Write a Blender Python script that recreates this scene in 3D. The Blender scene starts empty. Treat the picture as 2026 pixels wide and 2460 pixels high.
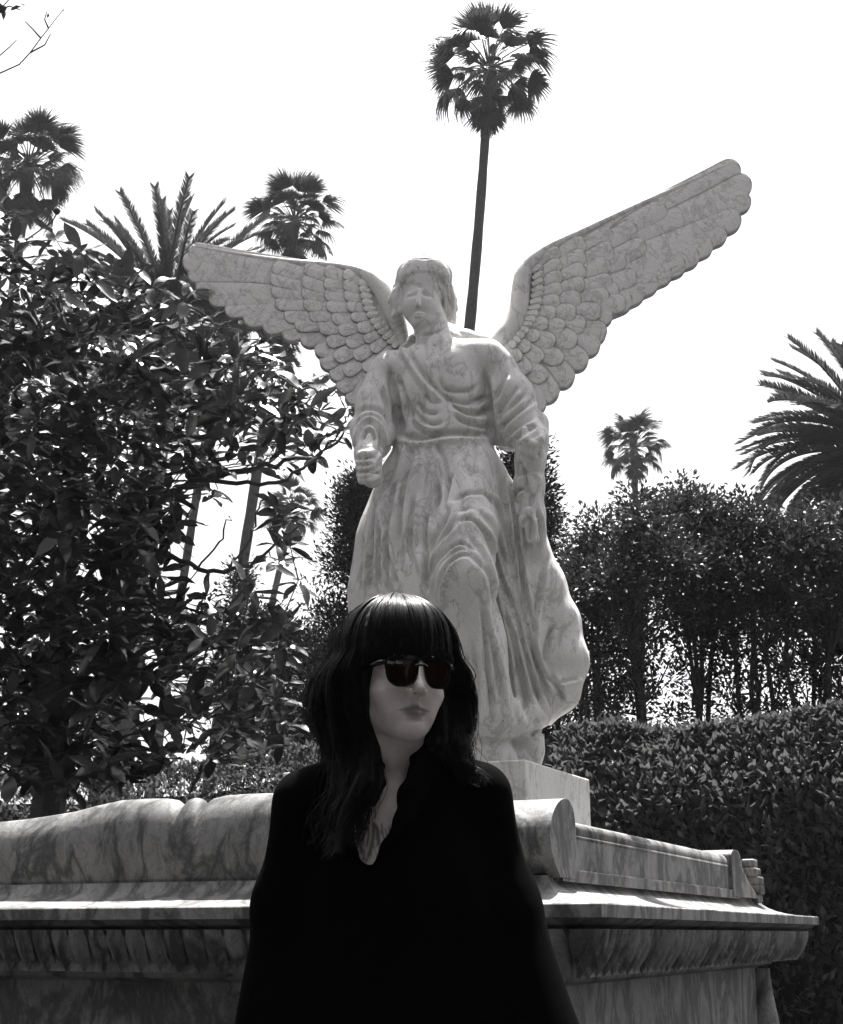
import bpy, math, random
import numpy as np
from mathutils import Vector, Matrix, noise as mnoise

C = bpy.context.scene.collection
SC = bpy.context.scene
R = math.radians
rnd = random.Random(7)
rng = np.random.default_rng(7)

# ---------------------------------------------------------------- camera
PITCH = 17.24
CAM_H = 1.12
FPX, CX, CY = 3270.0, 1013.0, 1230.0          # focal length and centre for a 2026 x 2460 picture
K = 2026.0 / 1736.0
cd = bpy.data.cameras.new('camera'); cam = bpy.data.objects.new('camera', cd); C.objects.link(cam)
cam.location = (0, 0, CAM_H); cam.rotation_euler = (R(90 + PITCH), 0, 0)
cd.sensor_fit = 'HORIZONTAL'; cd.sensor_width = 36.0; cd.lens = 36.0 * FPX / 2026.0
cd.clip_start = 0.05; cd.clip_end = 900
SC.camera = cam

# ---------------------------------------------------------------- sky and sun
SUN_EL, SUN_AZ = 71.0, 13.0                    # azimuth to the right of the viewing direction (+Y)
w = bpy.data.worlds.new('World'); SC.world = w; w.use_nodes = True
nt = w.node_tree; nt.nodes.clear()
wo = nt.nodes.new('ShaderNodeOutputWorld'); bg = nt.nodes.new('ShaderNodeBackground')
sky = nt.nodes.new('ShaderNodeTexSky'); sky.sky_type = 'NISHITA'; sky.sun_disc = False
sky.sun_elevation = R(SUN_EL); sky.sun_rotation = R(SUN_AZ); sky.dust_density = 4.0; sky.air_density = 1.0; sky.ozone_density = 0.6
bwn = nt.nodes.new('ShaderNodeRGBToBW'); tint = nt.nodes.new('ShaderNodeMix'); tint.data_type = 'RGBA'; tint.blend_type = 'MULTIPLY'
tint.inputs[0].default_value = 1.0; tint.inputs[7].default_value = (0.985, 0.975, 1.0, 1)
nt.links.new(sky.outputs[0], bwn.inputs[0]); nt.links.new(bwn.outputs[0], tint.inputs[6])
nt.links.new(tint.outputs[2], bg.inputs[0]); bg.inputs[1].default_value = 0.10
nt.links.new(bg.outputs[0], wo.inputs[0])
sd = bpy.data.lights.new('sun', 'SUN'); sun = bpy.data.objects.new('sun', sd); C.objects.link(sun)
sd.energy = 5.0; sd.angle = R(0.5); sd.color = (1.0, 0.985, 0.96)
sdir = Vector((math.sin(R(SUN_AZ)) * math.cos(R(SUN_EL)), math.cos(R(SUN_AZ)) * math.cos(R(SUN_EL)), math.sin(R(SUN_EL))))
sun.rotation_euler = sdir.to_track_quat('Z', 'Y').to_euler(); sun.location = sdir * 60
SC.view_settings.view_transform = 'Standard'; SC.view_settings.look = 'None'
SC.view_settings.exposure = 1.75; SC.view_settings.gamma = 1.0; SC.view_settings.use_curve_mapping = False
SC.cycles.max_bounces = 6; SC.cycles.transparent_max_bounces = 8

# ---------------------------------------------------------------- placing helpers
cP, sP = math.cos(R(PITCH)), math.sin(R(PITCH))
def at(x, y, Y):
    """world point at distance Y (metres along the ground) that the photograph shows at (x, y) of its 1736-wide copy"""
    a = (x * K - CX) / FPX; b = -(y * K - CY) / FPX
    d = Vector((a, cP - b * sP, sP + b * cP)); d *= Y / d.y
    return Vector((d.x, Y, CAM_H + d.z))
def ppm(Y, Z):
    "photo pixels (1736 wide) per metre"
    return FPX / K / (Y * cP + (Z - CAM_H) * sP)
def proj(P):
    "numpy (n,3) -> photo pixels"
    zc = P[:, 1] * cP + (P[:, 2] - CAM_H) * sP
    up = -P[:, 1] * sP + (P[:, 2] - CAM_H) * cP
    return np.stack([(CX + FPX * P[:, 0] / zc) / K, (CY - FPX * up / zc) / K], 1)
def along(P, d, sx):
    "how far along the horizontal direction d from P the photo column sx is reached"
    g = (sx * K - CX) / FPX
    return (g * (P.y * cP + (P.z - CAM_H) * sP) - P.x) / (d.x - g * d.y * cP)

def tag(o, label=None, cat=None, group=None, kind=None):
    if label: o['label'] = label
    if cat: o['category'] = cat
    if group: o['group'] = group
    if kind: o['kind'] = kind
    return o
def empty(name, loc=(0, 0, 0), label=None, cat=None, group=None, rz=0):
    o = bpy.data.objects.new(name, None); C.objects.link(o); o.location = loc; o.rotation_euler = (0, 0, rz)
    o.empty_display_size = 0.1
    return tag(o, label, cat, group)
def mesh(name, V, F, mat=None, smooth=False):
    me = bpy.data.meshes.new(name)
    if isinstance(V, np.ndarray) and isinstance(F, np.ndarray):
        n, k = F.shape
        me.vertices.add(len(V)); me.vertices.foreach_set('co', np.ascontiguousarray(V, dtype=np.float32).ravel())
        me.loops.add(n * k); me.loops.foreach_set('vertex_index', F.astype(np.int32).ravel())
        me.polygons.add(n); me.polygons.foreach_set('loop_start', np.arange(0, n * k, k, dtype=np.int32))
        me.update(calc_edges=True)
    else:
        me.from_pydata([tuple(v) for v in V], [], F); me.update()
    if mat: me.materials.append(mat)
    if smooth: me.shade_smooth()
    return me
def obj(name, me, parent=None, loc=None):
    o = bpy.data.objects.new(name, me); C.objects.link(o)
    if parent is not None: o.parent = parent
    if loc is not None: o.location = loc
    return o
class MB:
    "collects shapes for one mesh"
    def __init__(s): s.V = []; s.F = []
    def add(s, V, F):
        n = len(s.V); s.V += [tuple(v) for v in V]; s.F += [[i + n for i in f] for f in F]
    def box(s, lo, hi, M=None):
        x0, y0, z0 = lo; x1, y1, z1 = hi
        V = [Vector(p) for p in ((x0,y0,z0),(x1,y0,z0),(x1,y1,z0),(x0,y1,z0),(x0,y0,z1),(x1,y0,z1),(x1,y1,z1),(x0,y1,z1))]
        if M: V = [M @ v for v in V]
        s.add(V, [(0,3,2,1),(4,5,6,7),(0,1,5,4),(1,2,6,5),(2,3,7,6),(3,0,4,7)])
    def tube(s, pts, rad, n=6, cap=True):
        pts = [Vector(p) for p in pts]; N = len(pts)
        if not hasattr(rad, '__len__'): rad = [rad] * N
        up = Vector((0.13, 0.21, 1)).normalized(); V = []
        for i, p in enumerate(pts):
            t = (pts[min(i + 1, N - 1)] - pts[max(i - 1, 0)])
            t = t.normalized() if t.length > 1e-9 else Vector((0, 0, 1))
            a = t.cross(up)
            if a.length < 0.05: a = t.cross(Vector((1, 0, 0)))
            a.normalize(); b = t.cross(a)
            for k in range(n):
                th = 2 * math.pi * k / n
                V.append(p + (a * math.cos(th) + b * math.sin(th)) * rad[i])
        F = [(i*n+k, i*n+(k+1)%n, (i+1)*n+(k+1)%n, (i+1)*n+k) for i in range(N-1) for k in range(n)]
        if cap: F += [tuple(range(n))[::-1], tuple((N-1)*n+k for k in range(n))]
        s.add(V, F)
    def me(s, name, mat, smooth=False): return mesh(name, s.V, s.F, mat, smooth)
    def build(s, name, mat, parent=None, loc=None, smooth=False): return obj(name, s.me(name, mat, smooth), parent, loc)

# ---------------------------------------------------------------- signed-distance sculpting
class Sdf:
    def __init__(s, xs, ys, zs):
        s.x = np.asarray(xs, np.float32); s.y = np.asarray(ys, np.float32); s.z = np.asarray(zs, np.float32)
        s.F = np.full((len(xs), len(ys), len(zs)), 0.3, np.float32)
    def _sl(s, lo, hi):
        r = []
        for ax, l, h in zip((s.x, s.y, s.z), lo, hi):
            a, b = np.searchsorted(ax, [l, h]); r.append(slice(max(a - 1, 0), min(b + 1, len(ax))))
        return tuple(r)
    def _pts(s, sl):
        return s.x[sl[0]][:, None, None], s.y[sl[1]][None, :, None], s.z[sl[2]][None, None, :]
    def comb(s, sl, d, k, op='add'):
        F = s.F[sl]
        if op == 'add':
            h = np.clip(0.5 + 0.5 * (F - d) / k, 0, 1); s.F[sl] = F * (1 - h) + d * h - k * h * (1 - h)
        else:
            d = -d; h = np.clip(0.5 - 0.5 * (F - d) / k, 0, 1); s.F[sl] = F * (1 - h) + d * h + k * h * (1 - h)
    def ell(s, c, r, k=0.02, M=None, op='add'):
        "ellipsoid, radii r, axes = columns of M"
        c = Vector(c); m = max(r) + k * 2 + 0.02
        sl = s._sl([c[i] - m for i in range(3)], [c[i] + m for i in range(3)])
        if any(q.stop - q.start < 1 for q in sl): return
        X, Y, Z = s._pts(sl); X = X - c.x; Y = Y - c.y; Z = Z - c.z
        if M is not None:
            X, Y, Z = (M[0][0]*X+M[1][0]*Y+M[2][0]*Z, M[0][1]*X+M[1][1]*Y+M[2][1]*Z, M[0][2]*X+M[1][2]*Y+M[2][2]*Z)
        k0 = np.sqrt((X/r[0])**2 + (Y/r[1])**2 + (Z/r[2])**2); k1 = np.sqrt((X/r[0]**2)**2 + (Y/r[1]**2)**2 + (Z/r[2]**2)**2)
        s.comb(sl, k0 * (k0 - 1) / np.maximum(k1, 1e-6), k, op)
    def cap(s, a, b, ra, rb=None, k=0.02, op='add', flat=1.0):
        "tapered capsule; flat < 1 squashes it along world Y"
        rb = ra if rb is None else rb; a = Vector(a); b = Vector(b); m = max(ra, rb) * max(1, flat) + 2 * k + 0.02
        sl = s._sl([min(a[i], b[i]) - m for i in range(3)], [max(a[i], b[i]) + m for i in range(3)])
        if any(q.stop - q.start < 1 for q in sl): return
        X, Y, Z = s._pts(sl); d = b - a; L = max(d.dot(d), 1e-9)
        t = np.clip(((X - a.x) * d.x + (Y - a.y) * d.y + (Z - a.z) * d.z) / L, 0, 1)
        D = np.sqrt((X - a.x - t * d.x)**2 + ((Y - a.y - t * d.y) / flat)**2 + (Z - a.z - t * d.z)**2) - (ra + (rb - ra) * t)
        s.comb(sl, D * min(1, flat), k, op)
    def path(s, pts, rad, k=0.02, op='add', flat=1.0):
        for i in range(len(pts) - 1): s.cap(pts[i], pts[i + 1], rad[i], rad[i + 1], k, op, flat)
    def mesh(s):
        F = s.F; F[0] = F[-1] = 0.3; F[:, 0] = F[:, -1] = 0.3; F[:, :, 0] = F[:, :, -1] = 0.3
        I = F < 0
        S = I[:-1,:-1,:-1].astype(np.int8)
        for dx, dy, dz in ((1,0,0),(0,1,0),(1,1,0),(0,0,1),(1,0,1),(0,1,1),(1,1,1)):
            S = S + I[dx:I.shape[0]-1+dx, dy:I.shape[1]-1+dy, dz:I.shape[2]-1+dz]
        act = (S > 0) & (S < 8); c = np.argwhere(act); idx = np.full(act.shape, -1, np.int32); idx[act] = np.arange(len(c))
        acc = np.zeros((len(c), 3)); cnt = np.zeros(len(c))
        co = [(i, j, k) for i in (0, 1) for j in (0, 1) for k in (0, 1)]
        for a in co:
            for b in co:
                if a < b and sum(abs(a[i] - b[i]) for i in range(3)) == 1:
                    fa = F[c[:,0]+a[0], c[:,1]+a[1], c[:,2]+a[2]]; fb = F[c[:,0]+b[0], c[:,1]+b[1], c[:,2]+b[2]]
                    m = (fa < 0) != (fb < 0); t = np.where(m, fa / np.where(m, fa - fb, 1), 0)
                    for i in range(3): acc[:, i] += np.where(m, a[i] + (b[i] - a[i]) * t, 0)
                    cnt += m
        p = acc / cnt[:, None]; V = np.empty((len(c), 3))
        for i, ax in enumerate((s.x, s.y, s.z)):
            V[:, i] = ax[c[:, i]] + p[:, i] * (ax[np.minimum(c[:, i] + 1, len(ax) - 1)] - ax[c[:, i]])
        Q = []
        for ax in range(3):
            A = np.take(I, range(I.shape[ax] - 1), ax); B = np.take(I, range(1, I.shape[ax]), ax)
            e = np.argwhere(A != B); u, v = (ax + 1) % 3, (ax + 2) % 3
            ok = (e[:, u] > 0) & (e[:, v] > 0) & (e[:, u] < act.shape[u]) & (e[:, v] < act.shape[v]) & (e[:, ax] < act.shape[ax]); e = e[ok]
            ins = I[e[:,0], e[:,1], e[:,2]]
            q = []
            for du, dv in ((1, 1), (0, 1), (0, 0), (1, 0)):
                g = e.copy(); g[:, u] -= du; g[:, v] -= dv; q.append(idx[g[:,0], g[:,1], g[:,2]])
            q = np.stack(q, 1); q[~ins] = q[~ins][:, ::-1]; Q.append(q)
        Q = np.concatenate(Q); Q = Q[(Q >= 0).all(1)]
        return V, Q
def normals(V, Q):
    n = np.cross(V[Q[:,2]] - V[Q[:,0]], V[Q[:,3]] - V[Q[:,1]]); N = np.zeros_like(V)
    for i in range(4): np.add.at(N, Q[:, i], n)
    return N / np.maximum(np.linalg.norm(N, axis=1, keepdims=True), 1e-9)
def relax(V, Q, it=2, lam=0.5):
    for _ in range(it):
        S = np.zeros_like(V); c = np.zeros(len(V))
        for i in range(4):
            a, b = Q[:, i], Q[:, (i + 1) % 4]
            np.add.at(S, a, V[b]); np.add.at(c, a, 1)
        V = V + lam * (S / np.maximum(c, 1)[:, None] - V)
    return V
def strokes(P2, lst):
    "carving strokes: polylines in photo pixels; each (points, half width, height in metres), height < 0 cuts a groove"
    out = np.zeros(len(P2))
    for pts, wd, h in lst:
        pts = np.array(pts, float)
        if len(pts) > 2:    # round the corners
            for _ in range(2):
                q = [pts[0]]
                for i in range(len(pts) - 1): q += [pts[i] * .75 + pts[i+1] * .25, pts[i] * .25 + pts[i+1] * .75]
                pts = np.array(q + [pts[-1]])
        lo = pts.min(0) - 3 * wd; hi = pts.max(0) + 3 * wd
        m = np.where((P2 > lo).all(1) & (P2 < hi).all(1))[0]
        if not len(m): continue
        p = P2[m]; best = np.full(len(m), 1e9); tt = np.zeros(len(m)); L = 0
        seg = np.linalg.norm(np.diff(pts, axis=0), axis=1); tot = seg.sum()
        for i in range(len(pts) - 1):
            a = pts[i]; d = pts[i+1] - a; t = np.clip(((p - a) @ d) / (d @ d), 0, 1)
            ds = np.linalg.norm(p - a - t[:, None] * d, axis=1); nb = ds < best
            best = np.where(nb, ds, best); tt = np.where(nb, (L + t * seg[i]) / tot, tt); L += seg[i]
        out[m] += h * np.exp(-(best / wd)**2) * np.clip(np.minimum(tt, 1 - tt) * 6 + 0.15, 0, 1)
    return out

# ---------------------------------------------------------------- materials
def node_mat(name):
    m = bpy.data.materials.new(name); m.use_nodes = True; n = m.node_tree
    return m, n, n.nodes['Principled BSDF'], n.nodes, n.links
def ramp(n, stops):
    r = n.new('ShaderNodeValToRGB'); e = r.color_ramp.elements
    while len(e) < len(stops): e.new(0.5)
    for el, (p, c) in zip(e, stops): el.position = p; el.color = (c, c, c, 1) if not hasattr(c, '__len__') else (*c, 1)
    return r
def noise_n(n, l, scale, detail=6, rough=0.6, dist=0.0, vec=None):
    t = n.new('ShaderNodeTexNoise'); t.inputs['Scale'].default_value = scale; t.inputs['Detail'].default_value = detail
    t.inputs['Roughness'].default_value = rough; t.inputs['Distortion'].default_value = dist
    if vec is not None: l.new(vec, t.inputs['Vector'])
    return t
def mul(n, l, a, b, mode='MULTIPLY', fac=1.0):
    x = n.new('ShaderNodeMix'); x.data_type = 'RGBA'; x.blend_type = mode; x.inputs[0].default_value = fac
    l.new(a, x.inputs[6]); l.new(b, x.inputs[7]); return x.outputs[2]
def marble(name, base=0.6, vein=0.55, veinscale=2.2, stretch=(1, 1, 1), rot=(0, 0, 0), dirt=0.75, sss=0.25, barbs=False, spots=0.5, vw=1.0, grain=0.86):
    m, t, b, n, l = node_mat(name)
    tc = n.new('ShaderNodeNewGeometry'); mp = n.new('ShaderNodeMapping'); mp.inputs['Scale'].default_value = stretch; mp.inputs['Rotation'].default_value = rot
    l.new(tc.outputs['Position'], mp.inputs['Vector'])
    # veins: narrow band of a distorted noise
    v1 = noise_n(n, l, veinscale, 8, 0.62, 0.6, mp.outputs[0])
    r1 = ramp(n, [(0.5 - .10 * vw, 1), (0.5 - .015 * vw, vein), (0.5 + .015 * vw, vein), (0.5 + .10 * vw, 1)]); l.new(v1.outputs[0], r1.inputs[0])
    v2 = noise_n(n, l, veinscale * 3.3, 7, 0.65, 1.2, mp.outputs[0])
    r2 = ramp(n, [(0.5 - .06 * vw, 1), (0.5, (1 + vein) / 2), (0.5 + .06 * vw, 1)]); l.new(v2.outputs[0], r2.inputs[0])
    g = noise_n(n, l, 5, 9, 0.7, 0.2, mp.outputs[0]); rg = ramp(n, [(0.3, dirt), (0.65, 1.0)]); l.new(g.outputs[0], rg.inputs[0])
    s = noise_n(n, l, 55, 3, 0.6, 0, tc.outputs['Position']); rs = ramp(n, [(0.27, spots), (0.34, 1.0)]); l.new(s.outputs[0], rs.inputs[0])
    f = noise_n(n, l, 260, 2, 0.7, 0, tc.outputs['Position']); rf = ramp(n, [(0.3, grain), (0.7, 1.0)]); l.new(f.outputs[0], rf.inputs[0])
    c = mul(n, l, r1.outputs[0], r2.outputs[0]); c = mul(n, l, c, rg.outputs[0]); c = mul(n, l, c, rs.outputs[0]); c = mul(n, l, c, rf.outputs[0])
    bc = n.new('ShaderNodeRGB'); bc.outputs[0].default_value = (base, base * 0.985, base * 0.965, 1)
    c = mul(n, l, c, bc.outputs[0])
    if barbs:                                            # darker line along the edges of the carved feathers
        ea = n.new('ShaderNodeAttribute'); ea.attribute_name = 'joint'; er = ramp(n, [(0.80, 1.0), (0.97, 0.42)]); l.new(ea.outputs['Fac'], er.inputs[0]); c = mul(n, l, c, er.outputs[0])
    l.new(c, b.inputs['Base Color'])
    b.inputs['Roughness'].default_value = 0.62
    b.inputs['Subsurface Weight'].default_value = sss; b.inputs['Subsurface Radius'].default_value = (1, 1, 1); b.inputs['Subsurface Scale'].default_value = 0.03
    bp = n.new('ShaderNodeBump'); bp.inputs['Strength'].default_value = 0.35; bp.inputs['Distance'].default_value = 0.006
    bn = noise_n(n, l, 38, 8, 0.7, 0, tc.outputs['Position']); l.new(bn.outputs[0], bp.inputs['Height']); last = bp
    if barbs:
        uv = n.new('ShaderNodeUVMap'); wv = n.new('ShaderNodeTexWave'); wv.wave_type = 'BANDS'; wv.bands_direction = 'DIAGONAL'
        wv.inputs['Scale'].default_value = 1.7; wv.inputs['Distortion'].default_value = 4.5; wv.inputs['Detail'].default_value = 2; wv.inputs['Detail Scale'].default_value = 1.0
        l.new(uv.outputs[0], wv.inputs['Vector']); rw = ramp(n, [(0.0, 0), (0.12, 1)]); l.new(wv.outputs['Fac'], rw.inputs[0])
        b2 = n.new('ShaderNodeBump'); b2.inputs['Strength'].default_value = 0.42; b2.inputs['Distance'].default_value = 0.006
        l.new(rw.outputs[0], b2.inputs['Height']); l.new(bp.outputs[0], b2.inputs['Normal']); last = b2
    l.new(last.outputs[0], b.inputs['Normal'])
    return m
def plain(name, col, rough=0.6, spec=0.5, var=0.3, vs=8, bump=0.0, bs=40, coord='Object', trans=0.0):
    m, t, b, n, l = node_mat(name)
    col = (col, col, col) if not hasattr(col, '__len__') else col
    tc = n.new('ShaderNodeTexCoord') if coord == 'Object' else n.new('ShaderNodeNewGeometry')
    v = tc.outputs['Object'] if coord == 'Object' else tc.outputs['Position']
    t1 = noise_n(n, l, vs, 6, 0.65, 0.3, v); r = ramp(n, [(0.3, 1 - var), (0.7, 1.0 + 0.0)]); l.new(t1.outputs[0], r.inputs[0])
    bc = n.new('ShaderNodeRGB'); bc.outputs[0].default_value = (*col, 1)
    c = mul(n, l, r.outputs[0], bc.outputs[0]); l.new(c, b.inputs['Base Color'])
    b.inputs['Roughness'].default_value = rough; b.inputs['Specular IOR Level'].default_value = spec
    if bump:
        bp = n.new('ShaderNodeBump'); bp.inputs['Strength'].default_value = bump; bp.inputs['Distance'].default_value = 0.01
        t2 = noise_n(n, l, bs, 6, 0.7, 0, v); l.new(t2.outputs[0], bp.inputs['Height']); l.new(bp.outputs[0], b.inputs['Normal'])
    if trans:
        tr = n.new('ShaderNodeBsdfTranslucent'); l.new(c, tr.inputs[0]); mx = n.new('ShaderNodeMixShader'); mx.inputs[0].default_value = trans
        out = [q for q in n if q.type == 'OUTPUT_MATERIAL'][0]
        l.new(b.outputs[0], mx.inputs[1]); l.new(tr.outputs[0], mx.inputs[2]); l.new(mx.outputs[0], out.inputs[0])
    return m
M_STATUE = marble('statue_marble', 0.70, 0.70, 6.0, (1.2, 1.2, 0.55), (0, 0.35, 0), 0.86, 0.25, spots=0.32, vw=.32, grain=.70)
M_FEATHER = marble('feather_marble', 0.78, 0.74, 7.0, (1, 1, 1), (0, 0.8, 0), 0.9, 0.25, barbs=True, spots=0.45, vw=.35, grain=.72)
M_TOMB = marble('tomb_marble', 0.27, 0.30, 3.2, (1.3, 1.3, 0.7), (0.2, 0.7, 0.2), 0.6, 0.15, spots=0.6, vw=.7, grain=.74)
M_BARK = plain('bark', 0.07, 0.9, 0.2, 0.5, 20, 0.6, 60)
M_PALMBARK = plain('palm_bark', 0.085, 0.9, 0.2, 0.5, 9, 0.5, 30)
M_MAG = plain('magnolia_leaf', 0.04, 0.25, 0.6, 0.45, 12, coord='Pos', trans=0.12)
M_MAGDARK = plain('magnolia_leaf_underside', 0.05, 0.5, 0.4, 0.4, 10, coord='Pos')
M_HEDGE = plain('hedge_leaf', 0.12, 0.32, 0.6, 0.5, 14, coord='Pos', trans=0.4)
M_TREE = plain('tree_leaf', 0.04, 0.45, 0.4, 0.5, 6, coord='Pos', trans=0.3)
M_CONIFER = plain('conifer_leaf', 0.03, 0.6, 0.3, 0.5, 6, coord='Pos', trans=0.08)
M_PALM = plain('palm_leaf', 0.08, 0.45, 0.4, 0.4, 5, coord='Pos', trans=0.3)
M_GRASS = plain('grass', 0.03, 0.9, 0.2, 0.5, 3, 0.5, 60)
# ================================================================ ground
def ground():
    n = 60; V = []; F = []
    for i in range(n + 1):
        for j in range(n + 1):
            x = (i / n - .5); y = (j / n - .5); x = x * abs(x) * 1600; y = y * abs(y) * 1600
            V.append((x, y, 0.03 * mnoise.noise((x * .3, y * .3, 0)) if abs(x) + abs(y) > 8 else 0.0))
    F = [(i*(n+1)+j, (i+1)*(n+1)+j, (i+1)*(n+1)+j+1, i*(n+1)+j+1) for i in range(n) for j in range(n)]
    tag(obj('ground', mesh('ground', V, F, M_GRASS, True)), kind='structure')
ground()

# ================================================================ tomb
RU = Vector((math.cos(R(25)), -math.sin(R(25)), 0))  # along the front, to the right
RV = Vector((-math.sin(R(25)), -math.cos(R(25)), 0)) # out of the front, towards the camera
corner = at(1445 / K, 2171.6 / K, 4.0)              # outer corner of the ledge
ZL = corner.z
L_SIDE = along(corner, -RV, 1967 / K); W_FRONT = 3.35
# local frame of the tomb: origin on the ground under the ledge corner, x = right along the front, y = inward
T = Matrix.Translation((corner.x, corner.y, 0)) @ Matrix(((RU.x, -RV.x, 0, 0), (RU.y, -RV.y, 0, 0), (0, 0, 1, 0), (0, 0, 0, 1)))
zt = lambda srcy: at(1445 / K, srcy / K, 4.0).z
def solve(v, sx, sy):
    "tomb (u, z) of what the photograph shows at source pixel (sx, sy), given the inward depth v"
    P0 = corner - RV * v; t = 0.0
    for _ in range(12):
        t = along(P0, -RU, sx / K); Q = P0 - RU * t; p = proj(np.array([Q]))[0] * K
        P0 = Vector((P0.x, P0.y, P0.z - (sy - p[1]) / (ppm(Q.y, Q.z) * K)))
    return -t, P0.z
tomb = empty('marble_tomb', (corner.x, corner.y, 0), 'large veined white marble tomb with wavy carved lid, standing behind the woman', 'tomb')
tomb.rotation_euler = T.to_euler(); 
def ring_sweep(prof, name, mat, smooth=False, cap=True, W=W_FRONT, D=L_SIDE, n=1):
    "profile points (outset, height) swept round the rectangle whose front right corner is the origin"
    V = []; F = []; m = len(prof)
    for o, h in prof:
        V += [(o, -o, h), (o, D + o, h), (-W - o, D + o, h), (-W - o, -o, h)]
    for i in range(m - 1):
        for k in range(4): F.append((i*4+k, i*4+(k+1)%4, (i+1)*4+(k+1)%4, (i+1)*4+k))
    if cap: F += [(3, 2, 1, 0), ((m-1)*4, (m-1)*4+1, (m-1)*4+2, (m-1)*4+3)]
    o = obj(name, mesh(name, V, F, mat), tomb)
    if smooth:
        o.data.shade_smooth(); o.data.set_sharp_from_angle(angle=R(35))
    return o
zb = zt(2345); fas = zt(2205)                       # underside of the leaf band, bottom of the fascia
# ledge: fascia + hollow above it
cove = [(-0.10, zb - 0.01), (-0.10, fas - 0.03), (-0.03, fas - 0.012), (-0.012, fas), (0, fas + 0.002), (0, ZL)]
ztop = 1.290
for i in range(9):
    a = i / 8; cove.append((-0.245 * (math.sin(a * math.pi / 2)) - 0.004, ZL + 0.004 + (ztop - ZL) * (1 - math.cos(a * math.pi / 2))))
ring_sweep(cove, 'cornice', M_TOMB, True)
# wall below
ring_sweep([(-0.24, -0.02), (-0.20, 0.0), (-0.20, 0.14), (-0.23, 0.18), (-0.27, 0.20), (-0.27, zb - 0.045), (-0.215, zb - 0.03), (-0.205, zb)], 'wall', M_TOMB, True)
# leaf band
def leaf_moulding():
    nu, nv = 8, 9; V = []; F = []
    for j in range(nv + 1):
        t = j / nv
        for i in range(nu + 1):
            s = i / nu * 2 - 1
            wv = 0.039 * (1 - 0.25 * t**2) * (1 if t > .12 else .8)
            bulge = math.sin(math.pi * (0.12 + 0.80 * t)) ** .7
            lobe = 0.034 * bulge * (1 - 0.6 * s * s) + 0.007 * math.cos(s * 11) * (1 - abs(s) * .5) * bulge
            out = -0.11 + 0.065 * (1 - t) + lobe * 0.75
            hh = zb + (fas - 0.03 - zb) * (1 - t) - 0.018 * (s * s) * -1 * t
            V.append((s * wv, -out, hh - 0.012 * math.cos(s * 6) * t))
    F = [(j*(nu+1)+i, (j+1)*(nu+1)+i, (j+1)*(nu+1)+i+1, j*(nu+1)+i+1) for j in range(nv) for i in range(nu)]
    return mesh('carved_leaf', V, F, M_TOMB, True)
lm = leaf_moulding()
nf = int((W_FRONT - 0.2) / 0.078)
for k in range(nf):
    o = obj('carved_leaf', lm, tomb); o.location = (-0.04 - 0.078 * (k + .5) + rnd.uniform(-.003, .003), rnd.uniform(-.003, .004), 0); o.scale = (rnd.uniform(.92, 1.06), 1, 1)
for k in range(int((L_SIDE - 0.1) / 0.078)):
    o = obj('carved_leaf', lm, tomb); o.location = (rnd.uniform(-.003, .004), 0.04 + 0.078 * (k + .5) + rnd.uniform(-.003, .003), 0); o.scale = (rnd.uniform(.92, 1.06), 1, 1); o.rotation_euler = (0, 0, R(90))
# corner consoles below the cornice
def console():
    V = []; F = []; nz = 26; ns = 12
    for j in range(nz + 1):
        t = j / nz; z = (zb - 0.05) * (1 - t) + 0.2 * t
        r = 0.055 + 0.045 * math.sin(t * math.pi * 0.9) ** 2 * (1 - .4 * t)
        for i in range(ns):
            a = 2 * math.pi * i / ns; V.append((-0.24 + r * math.cos(a) * 1.1, 0.24 + r * math.sin(a) * -1.1, z))
    F = [(j*ns+i, j*ns+(i+1)%ns, (j+1)*ns+(i+1)%ns, (j+1)*ns+i) for j in range(nz) for i in range(ns)]
    return mesh('corner_console', V, F, M_TOMB, True)
cm = console()
for (x, y) in ((0, 0),):
    o = obj('corner_console', cm, tomb); o.location = (x - 0.03, y, 0)
o = obj('corner_console', cm, tomb); o.location = (-0.03, L_SIDE - 0.52, 0)
# front lid panel: swelling section carried along the front, its crest following the carved wave
HB = ztop - 0.002; VF = 0.33
crest_px = [(0, 1973), (60, 1967), (120, 1958), (180, 1948), (240, 1932), (290, 1921), (350, 1917), (400, 1916), (425, 1920), (438, 1931), (443, 1941), (449, 1928), (458, 1918), (470, 1914), (482, 1918), (491, 1928), (496, 1941), (502, 1933), (520, 1920), (545, 1915), (575, 1915), (605, 1918)]
CR = [solve(VF, *p) for p in crest_px]
xC = solve(VF, 470, 1914)[0]
cl = sorted([(abs(u - xC), z) for (u, z) in CR if u <= xC]); cu = np.array([c[0] for c in cl]); cz = np.array([c[1] for c in cl])
xE = -0.215                                          # end of the lid
EARZ = 1.535
def crest(x):
    z = float(np.interp(abs(x - xC), cu, cz))
    e = min(1, max(0, (x - (xE - 0.42)) / 0.25)); e = e * e * (3 - 2 * e)
    f = min(1, max(0, ((2 * xC - xE + .42) * -1 - x * -1 - .84 + 0) / 0.25)) if False else 0
    return z * (1 - e) + EARZ * e - HB
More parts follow.
